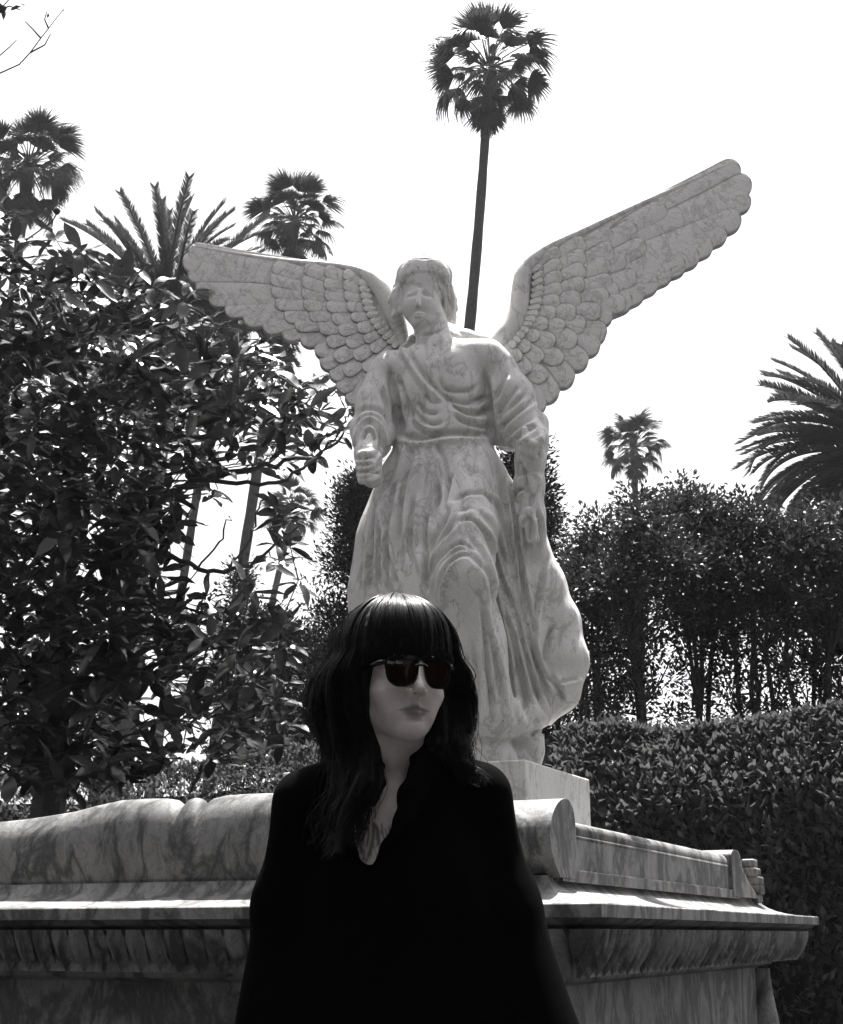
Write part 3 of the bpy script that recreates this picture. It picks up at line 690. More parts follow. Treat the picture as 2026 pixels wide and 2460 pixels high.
wing(-1, [(838,735),(836,695),(826,655),(808,612),(790,575),(765,556),(735,545),(690,535),(600,531),(500,518),(395,502),(385,520),(392,555),(410,590),(450,622),(500,645),(560,672),(615,695),(650,715),(665,745),(690,775),(710,805),(740,830),(775,820),(800,770)],
     [(834,716,16),(826,690,17),(815,655,20),(802,622,22),(788,596,22),(765,574,18),(730,557,13),(680,547,9),(600,540,7),(500,526,6),(398,508,5)], left_rows, (865, 640), 'lowered wing spreading to the left')
# ================================================================ the woman
def skin_mat():
    m, t, b, n, l = node_mat('skin')
    at_ = n.new('ShaderNodeAttribute'); at_.attribute_name = 'ink'; at2 = n.new('ShaderNodeAttribute'); at2.attribute_name = 'lip'
    g = n.new('ShaderNodeNewGeometry'); t1 = noise_n(n, l, 60, 5, 0.7, 0, g.outputs['Position']); r = ramp(n, [(0.3, 0.8), (0.7, 1.0)]); l.new(t1.outputs[0], r.inputs[0])
    bc = n.new('ShaderNodeRGB'); bc.outputs[0].default_value = (0.82, 0.745, 0.725, 1); c = mul(n, l, r.outputs[0], bc.outputs[0])
    for a, col in ((at2, (0.17, 0.135, 0.135, 1)), (at_, (0.06, 0.055, 0.055, 1))):
        x = n.new('ShaderNodeMix'); x.data_type = 'RGBA'; l.new(a.outputs['Fac'], x.inputs[0]); l.new(c, x.inputs[6]); x.inputs[7].default_value = col; c = x.outputs[2]
    l.new(c, b.inputs['Base Color']); b.inputs['Roughness'].default_value = 0.5; b.inputs['Subsurface Weight'].default_value = 0.3
    b.inputs['Subsurface Radius'].default_value = (1, .8, .7); b.inputs['Subsurface Scale'].default_value = 0.008
    bp = n.new('ShaderNodeBump'); bp.inputs['Strength'].default_value = 0.4; bp.inputs['Distance'].default_value = 0.001
    t2 = noise_n(n, l, 700, 3, 0.7, 0, g.outputs['Position']); l.new(t2.outputs[0], bp.inputs['Height']); l.new(bp.outputs[0], b.inputs['Normal'])
    return m
M_SKIN = skin_mat()
M_COAT = plain('black_wool', 0.002, 0.95, 0.02, 0.4, 30)
M_HAIRBASE = plain('dark_hair', 0.006, 0.6, 0.2, 0.4, 60)
M_HAIR = plain('hair_strands', 0.003, 0.33, 0.2, 0.3, 60)
M_FRAME = plain('glossy_black_acetate', 0.003, 0.22, 0.35, 0.1, 10)
M_LENS = plain('dark_lens', (0.010, 0.005, 0.004), 0.10, 0.15, 0.05, 10)
M_PRINT = plain('white_print', 0.35, 0.5, 0.4, 0.05, 10)
M_METAL = plain('silver_ring', 0.6, 0.25, 0.9, 0.05, 10)

YW = 2.30
HC = at(818, 1408, YW)                                # middle of the head at eye level
YAW = R(21)
hf = Vector((math.sin(YAW), -math.cos(YAW), 0)); hl = Vector((math.cos(YAW), math.sin(YAW), 0)); hz = Vector((0, 0, 1))
def HD(x, y, z): return HC + hl * x + hf * y + hz * z  # head frame: x to the picture's right, y forward, z up
HM = Matrix((hl, hf, hz)).transposed()
NB = at(800, 1640, YW + .05)                           # base of the neck
def BD(x, y, z): return NB + Vector((x, -y, z))
woman_origin = Vector((NB.x, NB.y, 0))
def person():
    h = 0.0027
    f = .0017; g_ = .0042
    zs = np.concatenate([np.arange(-0.02, NB.z - .24, 0.014), np.arange(NB.z - .24, HC.z - .125, .0032), np.arange(HC.z - .125, HC.z + .03, f), np.arange(HC.z + .03, HC.z + .15, g_)])
    xs = np.concatenate([np.arange(NB.x - .27, HC.x - .075, g_), np.arange(HC.x - .075, HC.x + .095, f), np.arange(HC.x + .095, NB.x + .27, g_)])
    S = Sdf(xs, np.concatenate([np.arange(YW - .17, YW - .13, g_), np.arange(YW - .13, YW - .03, f), np.arange(YW - .03, YW + .22, g_)]), zs)
    E = lambda c, r, k=.015, op='add': S.ell(HD(*c), r, k, HM, op)
    Cp = lambda a, b, ra, rb, k=.012, op='add': S.cap(HD(*a), HD(*b), ra, rb, k, op)
    E((0, -.018, .045), (.072, .090, .083)); E((0, .030, -.015), (.060, .062, .083), .02)
    for s in (-1, 1):
        Cp((.046 * s, -.005, -.050), (.014 * s, .058, -.084), .018, .016, .02)
        E((.040 * s, .055, -.026), (.020, .022, .018), .018); E((.022 * s, .060, -.052), (.02, .02, .022), .02)
        E((.0125 * s, .094, -.0295), (.0062, .009, .0058), .005)
        E((.031 * s, .092, .002), (.013, .010, .010), .01, 'sub'); E((.031 * s, .076, .002), (.0125, .0125, .0115), .003)
        E((.072 * s, -.012, -.008), (.007, .016, .028), .006)
        E((.006 * s, .102, -.0350), (.0032, .005, .003), .003, 'sub')
    E((0, .068, -.084), (.018, .016, .0155), .014)
    Cp((-.028, .078, .024), (.028, .078, .024), .012, .012, .015)
    Cp((0, .088, .010), (0, .106, -.020), .0062, .0080, .010); E((0, .108, -.0245), (.0088, .0090, .0080), .006)
    Cp((.0035, .093, -.036), (.0035, .090, -.050), .0022, .0022, .006); Cp((-.0035, .093, -.036), (-.0035, .090, -.050), .0022, .0022, .006)
    # lips
    for s in (-1, 1):
        Cp((.0005 * s, .0885, -.0535), (.025 * s, .0795, -.0570), .0052, .0020, .005); Cp((0, .0875, -.0625), (.020 * s, .0795, -.0595), .0062, .0028, .005)
        Cp((0, .0945, -.0578), (.026 * s, .0815, -.0583), .0010, .0008, .0015, 'sub')
    Cp((-.01, .085, -.0725), (.01, .085, -.0725), .002, .002, .006, 'sub')
    # neck and shoulders
    Cp((0, -.030, -.045), (0, -.022, -.095), .050, .047, .02)
    S.cap(HD(0, -.022, -.085), BD(-.004, -.015, .01), .046, .050, .025)
    S.cap(HD(-.035, -.02, -.07), BD(-.022, .042, -.025), .012, .008, .015); S.cap(HD(.045, -.02, -.07), BD(-.005, .044, -.025), .012, .008, .015)
    for s in (-1, 1):
        S.cap(BD(0, -.02, .0), BD(.13 * s, -.02, -.045), .045, .040, .04)
        S.cap(BD(-.028 + .02 * s, .045, -.035), BD(.14 * s, .01, -.03), .009, .010, .02)
    S.ell(BD(-.005, -.005, -.17), (.122, .088, .17), .05)
    for s in (-1, 1): S.ell(BD(-.01 + .052 * s, .035, -.20), (.045, .032, .05), .03)
    # covered body: waist, hips, arms with the hands in the coat's pockets, legs, shoes
    S.path([BD(0, 0, -.2), BD(0, 0, -.4), BD(0, -.01, -.52)], [.11, .095, .135], .05, 'add', .8)
    for s in (-1, 1):
        S.path([BD(.155 * s, -.01, -.055), BD(.185 * s, -.03, -.33)], [.045, .036], .03); S.path([BD(.185 * s, -.03, -.33), BD(.17 * s, .07, -.52)], [.036, .026], .03)
        S.cap(BD(.17 * s, .07, -.52), BD(.15 * s, .10, -.60), .03, .028, .02)
        S.path([BD(.075 * s, -.01, -.55), BD(.075 * s, 0, -.88), BD(.08 * s, -.01, -NB.z + .09)], [.085, .055, .036], .03)
        S.cap(BD(.08 * s, -.02, -NB.z + .035), BD(.095 * s, .13, -NB.z + .028), .036, .03, .03)
    V, Q = S.mesh(); V = relax(V, Q, 1, .4); P2 = proj(V); N = normals(V, Q)
    o = tag(obj('person', mesh('person', V - np.array(woman_origin), Q, M_SKIN, True)), 'woman in black coat and dark sunglasses with long black hair, in front of the tomb', 'person')
    o.location = woman_origin
    rel = V - np.array(HC); x = rel @ np.array(hl); y = rel @ np.array(hf); z = rel[:, 2]
    lip = np.clip(2.2 - np.sqrt(((x) / .0255)**2 + ((z + .0585) / (.0118 - .17 * np.abs(x)))**2) * 2.0, 0, 1) * (y > .07)
    ink = np.zeros(len(V)); r = random.Random(11); G = []
    cross = lambda L: [((820 + a / 6.59) / K, (1780 + b / 6.59) / K) for a, b in L]
    for L, w_ in ((((500, 1230), (520, 1400), (480, 1700), (400, 1900)), 3.6), (((480, 1330), (560, 1330), (600, 1500), (570, 1700)), 3.2), (((300, 1400), (290, 1600), (330, 1800)), 2.4), (((420, 1330), (440, 1480), (400, 1700)), 2), (((640, 1300), (650, 1450), (690, 1600)), 1.8), (((240, 1480), (250, 1680)), 2.2), (((760, 1330), (760, 1480)), 1.6), (((700, 1380), (720, 1520)), 1.5), (((360, 1700), (360, 1900)), 1.8), (((540, 1060), (540, 1250)), 1.6)): G.append((cross(L), w_, 1.0))
    for i in range(46):
        a = r.uniform(210, 830); b = r.uniform(1290, 1850); G.append((cross([(a, b), (a + r.uniform(-30, 30), b + r.uniform(50, 140))]), r.uniform(.8, 1.5), r.uniform(.4, .9)))
    ink = np.clip(strokes(P2, G), 0, .85) * (N[:, 1] < 0)
    for nm, arr in (('ink', ink), ('lip', lip * .85)):
        a = o.data.attributes.new(nm, 'FLOAT', 'POINT'); a.data.foreach_set('value', arr.astype(np.float32))
    print('person verts', len(V)); return o
woman = person()

def coat():
    h = 0.0045
    zs = np.concatenate([np.arange(0.34, .78, 0.02), np.arange(.78, NB.z + .12, h)])
    S = Sdf(np.arange(NB.x - .40, NB.x + .46, h), np.arange(YW - .30, YW + .34, h), zs)
    def a(px, py, dy=0): return at(px, py, YW + .05 + dy)
    def r_(px, py, r): P = a(px, py); return r / ppm(P.y, P.z)
    def cp(p, q, k=.03, op='add', flat=1.0): S.cap(a(*p[:2], p[3]), a(*q[:2], q[3]), r_(p[0], p[1], p[2]), r_(q[0], q[1], q[2]), k, op, flat)
    cp((755, 1640, 62, .01), (630, 1648, 50, .01), .05); cp((845, 1610, 62, .01), (985, 1630, 52, .01), .05)
    cp((700, 1640, 60, .0), (900, 1640, 60, .0), .05)
    cp((812, 1720, 178, 0), (826, 1900, 200, 0), .05, 'add', .70); cp((826, 1900, 200, 0), (834, 2160, 232, 0), .05, 'add', .74)
    cp((622, 1652, 54, .0), (588, 1860, 60, .01), .04); cp((588, 1860, 60, .01), (556, 2120, 66, -.03), .04)
    cp((996, 1640, 52, .0), (1040, 1860, 64, .01), .04); cp((1040, 1860, 64, .01), (1108, 2140, 84, -.03), .04)
    S.path([NB + Vector((.01, 0, -.40)), NB + Vector((.015, 0, -.98))], [.19, .235], .05, 'add', .75)
    # neck opening and the V
    def cut(p, q): S.cap(a(*p[:2], -.2), a(*q[:2], -.2), r_(p[0], p[1], p[2]) , r_(q[0], q[1], q[2]), .008, 'sub', 9)
    cut((800, 1560, 46), (785, 1640, 40)); cut((785, 1640, 42), (768, 1700, 44)); cut((768, 1700, 43), (756, 1745, 22)); cut((756, 1745, 20), (751, 1778, 3))
    S.cap(a(806, 1500, -.0), a(796, 1610, -.0), .058, .056, .01, 'sub')
    # lapels
    def lap(L):
        for p, q in zip(L[:-1], L[1:]): cp(p, q, .012, 'add', .7)
    lap([(884, 1545, 20, -.02), (872, 1590, 24, -.075), (850, 1640, 28, -.10), (832, 1690, 18, -.125), (796, 1745, 12, -.135), (760, 1792, 8, -.14)])
    lap([(700, 1590, 14, .0), (694, 1640, 14, -.06), (694, 1700, 13, -.10), (716, 1750, 9, -.125), (742, 1794, 7, -.135)])
    V, Q = S.mesh(); V = relax(V, Q, 1, .5); N = normals(V, Q)
    nz = np.array([mnoise.noise((x * 5 + z * 1.5, y * 5, z * 2.2)) * .012 + mnoise.noise((x * 16, y * 16, z * 4)) * .004 for x, y, z in V])
    nz *= np.clip((NB.z - .02 - V[:, 2]) * 8, .15, 1); V = V + N * nz[:, None]
    o = obj('coat', mesh('coat', V - np.array(woman_origin), Q, M_COAT, True), woman); print('coat verts', len(V))
coat()

# ---- hair
def strand(phi, u, rr_, ln=None, n=18):
    """phi: degrees round the head from the face's front, + to the picture's right; u: 0..1 depth of the strand in the mass"""
    a = abs(phi); s = 1 if phi >= 0 else -1; pr = R(phi); q = phi / 22.0
    rx, ry, rz = .094 - .010 * u, .110 - .010 * u, .101 - .008 * u
    pts = []
    bang = a < 52
    th_end = R(74 if bang else 92)
    n1 = 8
    sx, sy = math.sin(pr), math.cos(pr)
    for i in range(n1 + 1):
        th = R(6) + (th_end - R(6)) * i / n1
        if bang: lift = .004 * math.sin(i / n1 * math.pi)
        else: lift = .008 * (i / n1)
        pts.append([sx * (rx + lift) * math.sin(th), -.018 + sy * (ry + lift) * math.sin(th) + .012 * (1 - i / n1), .045 + rz * math.cos(th) + .004])
    x, y, z = pts[-1]; m = n - n1 - 1
    if bang:
        zend = .034 - .004 * math.cos(phi * .1) - rr_ * .010 - .012 * (a / 52) ** 3
        for i in range(1, m + 1):
            t = i / m; wv = mnoise.noise((phi * .11, 4.4, 2.0)) * .012; pts.append([x * (1 + .06 * t) + wv * t * t, y * (1 + .05 * t * (1 - t) - .015 * t), z + (zend + .5 * abs(wv) - z) * t])
        return pts
    # falling part
    if ln is None:
        ln = (.27 + .07 * math.cos(R(a - 75) * 2.2)) if s < 0 else (.22 + .20 * max(0, (a - 80) / 100))
    base_ph = mnoise.noise((q * 3.7, s * 3.1, 2.0)) * 9 + q * 3.3 + u * 1.2
    for i in range(1, m + 1):
        t = i / m; zz = z - ln * t
        sw = .018 * math.sin(min(1, t * 1.6) * math.pi * .5)
        if s < 0: prof = sw + .016 * math.sin(t * 2.4 * math.pi) - .022 * t * t - .012 * max(0, t - .6)
        else: prof = sw * .7 + .004 * math.sin(t * 2 * math.pi) - .006 * t + .030 * max(0, t - .74) / .26
        wave = .013 * t ** .7 * math.sin(t * 12 + base_ph) + .008 * math.sin(t * 21 + base_ph * 2.3) * t
        rad = 1 + (prof + wave) / .09 - u * .16 * (1 - .3 * t)
        tang = .007 * t * math.cos(t * 9 + base_ph * 1.4)
        fx = sx * rx * 1.04 * rad + tang * sy; fy = -.018 + sy * ry * 1.02 * rad - tang * sx
        if s < 0 and a < 125: fx -= .060 * max(0, t - .52) ** 1.1 * (125 - a) / 60
        if a < 100:                                     # front locks swing back from the cheek and then forward over the shoulder
            k = (100 - a) / 48; fy += k * (-.035 * math.sin(min(1, t * 1.5) * math.pi) + (.02 if s < 0 else -.02) * max(0, t - .45)); fx += s * k * ((.016 if s > 0 else -.020) * math.sin(min(1, t * 1.3) * math.pi)) - (s * .012 * k * t)
        pts.append([fx, fy, zz])
    return pts
def make_hair():
    S = Sdf(np.arange(HC.x - .20, HC.x + .20, .004), np.arange(YW - .20, YW + .20, .004), np.arange(HC.z - .40, HC.z + .18, .004))
    for phi in list(range(-176, 181, 8)):
        for u in (.9, 1.6):
            P = [HD(*p) for p in strand(phi, u, .3)]; ra = [.011] * len(P)
            if abs(phi) >= 52: P = P[:16]; ra = [.011] * 9 + [.014 - .0016 * i for i in range(len(P) - 9)]
            else: ra = [.010] * (len(P) - 3) + [.006, .005, .004]
            S.path(P, ra, .006)
    S.ell(HD(0, -.025, .045), (.080, .092, .090), .01, HM)
    V, Q = S.mesh(); V = relax(V, Q, 1, .5)
    sh = obj('hair', mesh('hair', V - np.array(woman_origin), Q, M_HAIRBASE, True), woman)
    r = random.Random(21); N = 15000; n = 18; P = []; rad = []
    for i in range(N):
        c = r.uniform(-180, 180)
        if r.random() < .35: c = r.uniform(-58, 58)
        cl = round(c / 5) * 5; phi = c * .45 + cl * .55 + r.gauss(0, 1.2); phi = max(-179, min(179, phi))
        if 50 < abs(phi) < 55: phi = math.copysign(58, phi)
        u = r.random() * 1.5 - .75 + mnoise.noise((cl * .23, 1.3, 4.1)) * .6; st = strand(phi, u, r.random() * 1.2 - .2, n=n)
        fz = r.gauss(0, 1); fl = r.random() < .12; jx, jy, jz = r.uniform(0, 50), r.uniform(0, 50), r.uniform(0, 50)
        cut_ = r.uniform(.5, 1.0) + .14 * mnoise.noise((cl * .31, 9.2, 1.7)) if abs(phi) > 52 else 1
        if cut_ < 1:                                    # shorter strands stop earlier on the same path
            s2 = st[:10]
            for k in range(10, n):
                q_ = 9 + (k - 9) * cut_; i0 = min(int(q_), n - 2); f_ = q_ - i0; s2.append([st[i0][c_] * (1 - f_) + st[i0 + 1][c_] * f_ for c_ in range(3)])
            st = s2
        for k, (x, y, z) in enumerate(st):
            t = k / (n - 1); am = ((.0022 if abs(phi) < 55 else .0050) + (.016 if fl and abs(phi) > 60 else .003 if fl else 0)) * t ** 1.1
            w_ = Vector((mnoise.noise((jx + t * 3, jy, 0)), mnoise.noise((jx, jy + t * 3, 5)), mnoise.noise((jz + t * 2, 7, 1)) * .5)) * am * 2.5
            p = HD(x, y, z) + w_ - woman_origin; P.append(p[:]); rad.append(.00075 * (1 - .55 * t))
    cv = bpy.data.hair_curves.new('strands'); cv.add_curves([n] * N)
    cv.attributes['position'].data.foreach_set('vector', np.array(P, np.float32).ravel())
    ra = cv.attributes.get('radius') or cv.attributes.new('radius', 'FLOAT', 'POINT'); ra.data.foreach_set('value', np.array(rad, np.float32))
    cv.materials.append(M_HAIR); so = obj('strands', cv, sh); tag(so, kind='stuff')
make_hair()

# ---- sunglasses, ring
def sunglasses():
    def bend(x, z, y=0.0):                               # the front follows a shallow curve
        return HD(x, .114 - x * x * 4.2 + y, z + .0) - woman_origin
    lens_o = [(-.024, .0195), (-.012, .0205), (.004, .0205), (.018, .0195), (.0245, .016), (.0235, .004), (.019, -.012), (.010, -.0205), (.0, -.0225), (-.011, -.0215), (-.019, -.014), (-.0235, -.002), (-.026, .012)]
    def smoothp(L, it=2):
        for _ in range(it):
            q = []
            for i in range(len(L)):
                a, b = L[i], L[(i + 1) % len(L)]; q += [(a[0]*.75+b[0]*.25, a[1]*.75+b[1]*.25), (a[0]*.25+b[0]*.75, a[1]*.25+b[1]*.75)]
            L = q
        return L
    root = None
    fr = MB()
    for s in (-1, 1):
        Lp = [((x * s if s > 0 else x * s), z) for x, z in smoothp(lens_o)]
        cx = .0315 * s; n = len(Lp)
        inner = Lp; outer = [(x * 1.0 + math.copysign(.0022, x), z * 1.0 + (.0062 if z > .012 else (.0022 if z > 0 else -.0026))) for x, z in Lp]
        V = [];
        for y in (.002, -.003):
            for L in (inner, outer): V += [bend(cx + x, z, y) for x, z in L]
        F = []
        for i in range(n):
            j = (i + 1) % n; q = (i, j, n + j, n + i); F.append(q); F.append((2*n+i, 3*n+i, 3*n+j, 2*n+j)); F.append((n+i, n+j, 3*n+j, 3*n+i)); F.append((j, i, 2*n+i, 2*n+j))
        fr.add(V, F)
    fr.tube([bend(-.010, .010), bend(-.005, .0125, .001), bend(.005, .0125, .001), bend(.010, .010)], [.0028, .0026, .0026, .0028], 8)
    frame = fr.build('sunglasses', M_FRAME, woman, smooth=True); frame.data.set_sharp_from_angle(angle=R(40))
    for s in (-1, 1):
        Lp = [(x * s, z) for x, z in smoothp(lens_o)]; cx = .0315 * s
        V = [bend(cx, 0, .0022)] + [bend(cx + x * .5, z * .5, .0016) for x, z in Lp] + [bend(cx + x, z, .0) for x, z in Lp]; n = len(Lp)
        F = [(0, 1 + i, 1 + (i+1) % n) for i in range(n)] + [(1+i, 1+n+i, 1+n+(i+1) % n, 1+(i+1) % n) for i in range(n)]
        obj('lens', mesh('lens', V, F, M_LENS, True), frame)
        b = MB(); b.tube([bend(.060 * s, .016, -.002), bend(.066 * s, .016, -.012), HD(.076 * s, .04, .014) - woman_origin, HD(.080 * s, -.02, .008) - woman_origin, HD(.078 * s, -.05, -.015) - woman_origin], [.004, .0045, .0035, .003, .003], 8); b.build('temple', M_FRAME, frame, smooth=True)
    # lettering on the lens
    tc = bpy.data.curves.new('t', 'FONT'); tc.body = 'Ray-Ban'; tc.size = .0072; tc.extrude = .0001; tc.shear = .25; tc.align_x = 'CENTER'
    to = bpy.data.objects.new('t', tc); C.objects.link(to); bpy.context.view_layer.update()
    me = bpy.data.meshes.new_from_object(to.evaluated_get(bpy.context.evaluated_depsgraph_get())); bpy.data.objects.remove(to)
    me.name = 'lettering'; me.materials.clear(); me.materials.append(M_PRINT)
    for v in me.vertices:
        x, z, e = v.co; P = bend(-.0440 + x, .0125 + z, .0030 + e); v.co = P
    obj('lettering', me, frame)
sunglasses()
b = MB(); c0 = HD(.0, .1055, -.0345) - woman_origin
b.tube([c0 + hl * (.0042 * math.cos(a)) + Vector((0, 0, .0042 * math.sin(a))) for a in np.linspace(R(160), R(380), 14)], .0007, 6); b.build('nose_ring', M_METAL, woman, smooth=True)
# ================================================================ plants
def frames(n, g, up_bias=0.3, dirs=None):
    "random leaf frames: direction d, normal m"
    d = g.normal(size=(n, 3)) if dirs is None else dirs + g.normal(size=(n, 3)) * .35
    d[:, 2] += up_bias * 0; d /= np.linalg.norm(d, axis=1, keepdims=True)
    u = g.normal(size=(n, 3)) * .6 + np.array([0, 0, 1.0]) * (1 + up_bias)
    m = u - (u * d).sum(1, keepdims=True) * d; m /= np.linalg.norm(m, axis=1, keepdims=True) + 1e-9
    return d, m
def leaf_cloud(name, P, L, W, mat, parent, g, up_bias=.3, dirs=None, org=(0, 0, 0), fold=.25, stuff=True):
    n = len(P); d, m = frames(n, g, up_bias, dirs); sdv = np.cross(d, m); P = P - np.array(org)
    L = (L * g.uniform(.65, 1.2, (n, 1))); Wd = L * W / 2
    V = np.stack([P, P + d * L * .45 + sdv * Wd + m * Wd * fold, P + d * L - m * L * .12, P + d * L * .5, P + d * L * .45 - sdv * Wd + m * Wd * fold], 1).reshape(-1, 3)
    i = np.arange(n)[:, None] * 5; F = np.concatenate([i + np.array([[0, 1, 2, 3]]), i + np.array([[0, 3, 2, 4]])])
    o = obj(name, mesh(name, V, F, mat), parent)
    if stuff: tag(o, kind='stuff')
    return o

# ---- clipped hedge running behind the tomb
def hedge(name, label, pts, zfun, leafL, n, seed, thick=1.1):
    g = np.random.default_rng(seed); a, b = Vector(pts[0]), Vector(pts[1]); d = (b - a); L = d.length; d.normalize(); nrm = Vector((d.y, -d.x, 0))
    if nrm.y > 0: nrm = -nrm
    root = empty(name, (a + b) / 2, label, 'hedge'); o = (a + b) / 2
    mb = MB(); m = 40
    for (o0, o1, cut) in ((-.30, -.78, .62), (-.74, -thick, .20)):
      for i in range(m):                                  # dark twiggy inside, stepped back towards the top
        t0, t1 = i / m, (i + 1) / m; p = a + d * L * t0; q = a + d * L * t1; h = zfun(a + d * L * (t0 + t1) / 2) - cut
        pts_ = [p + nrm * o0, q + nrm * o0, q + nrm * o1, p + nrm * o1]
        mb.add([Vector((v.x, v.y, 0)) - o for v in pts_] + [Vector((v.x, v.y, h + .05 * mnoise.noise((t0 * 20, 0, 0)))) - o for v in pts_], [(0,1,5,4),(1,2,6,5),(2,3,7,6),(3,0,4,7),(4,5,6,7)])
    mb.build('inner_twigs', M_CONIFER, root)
    t = g.uniform(0, L, n); kind = g.uniform(0, 1, n); zz = np.empty(n); off = np.empty(n)
    P = np.zeros((n, 3)); D = np.zeros((n, 3)); A_ = np.array(a); dd = np.array(d); nn = np.array(nrm)
    H = np.array([zfun(a + d * float(x)) for x in t])
    bump = np.array([mnoise.noise((x * 2.2, 3, 1)) * .05 + mnoise.noise((x * 7, 3, 1)) * .04 for x in t])
    top = kind < .13
    dep = g.exponential(.11, n)
    P = A_ + dd * t[:, None]
    offt = g.uniform(-thick, .08, n); zf = H * (1 - g.uniform(0, 1, n) ** 1.9 * .95)
    offf = .06 - dep + np.array([mnoise.noise((x * 3, z * 3, 2)) * .10 for x, z in zip(t, zf)])
    offf = offf - .42 * np.clip((zf - (H - .62)) / .62, 0, 1) ** 1.5; offt = np.minimum(offt, -.35) ; offv = np.where(top, offt, offf); zv = np.where(top, H + bump - dep * .8 + g.exponential(.015, n) - np.maximum(0, offt) * .8, zf)
    P = P + nn * offv[:, None]; P[:, 2] = zv
    D[:, 2] = np.where(top, 1.0, .7); D += nn * np.where(top, .25, .7)[:, None] + g.normal(size=(n, 3)) * .35
    leaf_cloud('leaves', P, leafL, .44, M_HEDGE, root, g, .1, D, org=o)
    return root
hr0 = at(1120, 1500, 9.6); hr1 = at(1950, 1440, 8.55)
def zr(p):
    px = proj(np.array([[p.x, p.y, 2.2]]))[0][0]; y = np.interp(px, [1100, 1160, 1250, 1350, 1450, 1560, 1650, 1736, 1950], [1508, 1492, 1482, 1500, 1490, 1478, 1462, 1440, 1430])
    return at(px, y, p.y).z
hedge('clipped_hedge', 'sunlit clipped hedge of pointed leaves, to the right behind the tomb', [(hr0.x, hr0.y, 0), (hr1.x, hr1.y, 0)], zr, .085, 21000, 5)
hl0 = at(-220, 1580, 11.6); hl1 = at(1125, 1520, 10.9)
def zl(p):
    px = proj(np.array([[p.x, p.y, 2.2]]))[0][0]; y = np.interp(px, [-200, 0, 200, 400, 500, 650, 1100], [1590, 1588, 1580, 1562, 1540, 1530, 1520])
    return at(px, y, p.y).z
hedge('clipped_hedge', 'darker low hedge of small leaves, to the left behind the tomb', [(hl0.x, hl0.y, 0), (hl1.x, hl1.y, 0)], zl, .065, 24000, 6)

# ---- multi-stemmed trees
def bushy(name, label, cat, px, Y, ytop, halfw, ybot, n_cl, per, leafL, mat, seed, group=None, stems=4, dens_low=.45, cone=False, dep=.8, blob=.11, W=.5, ysq=1.0):
    g = np.random.default_rng(seed); r = random.Random(seed)
    base = at(px, ybot, Y); base.z = 0; root = empty(name, base, label, cat, group)
    top = at(px, ytop, Y).z; bot = at(px, ybot, Y).z; hw = halfw / ppm(Y, top)
    br = MB(); tips = []
    st = []
    for k in range(stems):
        a = Vector((r.uniform(-.12, .12) * hw * 2, r.uniform(-.2, .2) * dep, 0)); tx = r.uniform(-.75, .75) * hw * (0.15 if cone else 1); ty = r.uniform(-.6, .6) * dep * (.3 if cone else 1); tz = top - r.uniform(.1, .5)
        pts = [a]
        for i in range(1, 10):
            t = i / 9; pts.append(Vector((a.x + (tx - a.x) * t ** 1.3 + r.gauss(0, .02 + .02 * hw), a.y + (ty - a.y) * t ** 1.3 + r.gauss(0, .03), tz * t)))
        rad = [.045 * (1 - .8 * i / 9) * (1.4 if cone else 1) for i in range(10)]; br.tube(pts, rad, 6); st.append(pts)
    C_ = []
    for k in range(n_cl):
        t = r.random() ** ysq
        if not cone and stems > 3: t = r.uniform(.52, 1.0) if r.random() < .66 else r.uniform(0, .55)
        z = bot + (top - bot) * t
        if r.random() > dens_low + (1 - dens_low) * min(1, t * 1.6): continue
        if cone: w_ = hw * (1 - t) ** .75 * (.72 + .75 * mnoise.noise((z * 2.3, seed, 0))) + .08
        else: w_ = hw * min(1, (1.02 - t) * 3.2) ** .6 * (.85 + .3 * mnoise.noise((z * 1.5, seed, 0))) * (1.45 if stems > 3 and t > .5 else 1)
        an = r.uniform(0, 2 * math.pi); q = math.sqrt(r.uniform(.1, 1)); p = Vector((math.cos(an) * w_ * q, math.sin(an) * dep * (w_ / hw) * q, z + r.uniform(-.1, .1)))
        C_.append(p); s_ = min(st, key=lambda P_: min((P_[i] - p).length for i in range(len(P_))))
        i0 = min(range(len(s_)), key=lambda i: (s_[i] - p - Vector((0, 0, -.3))).length); a = s_[max(0, i0)]
        m_ = (a + p) / 2 + Vector((r.gauss(0, .05), r.gauss(0, .05), -.05)); br.tube([a, m_, p], [.012, .008, .003], 4, False)
    br.build('trunk', M_BARK, root)
    C_ = np.array([tuple(c) for c in C_]); n = len(C_) * per
    idx = np.repeat(np.arange(len(C_)), per); sz = g.uniform(.6, 1.4, len(C_))[idx][:, None] * blob
    off = np.clip(g.normal(size=(n, 3)), -1.5, 1.5) * sz * np.array([1, 1, .75]); P = C_[idx] + off; D = off / (np.linalg.norm(off, axis=1, keepdims=True) + 1e-6) + np.array([0, 0, .4])
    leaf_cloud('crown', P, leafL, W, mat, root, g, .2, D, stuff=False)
    return root
grp = 'row of bushy trees behind the right hedge'
rowt = [(1240, 11.6, 1085, 90, 1500, 'small leafy tree at the left end of the row beside the statue'),
        (1345, 11.0, 1040, 95, 1500, 'leafy multi stemmed tree directly beneath the little fan palm'),
        (1450, 11.4, 1008, 95, 1500, 'tallest leafy tree of the row with several pale gaps between its stems'),
        (1560, 11.2, 1045, 100, 1500, 'leafy tree just left of the drooping date palm fronds'),
        (1670, 11.0, 1085, 100, 1490, 'dark leafy tree below the date palm at the right'),
        (1790, 10.8, 1060, 100, 1480, 'leafy tree cut off by the right edge of the view')]
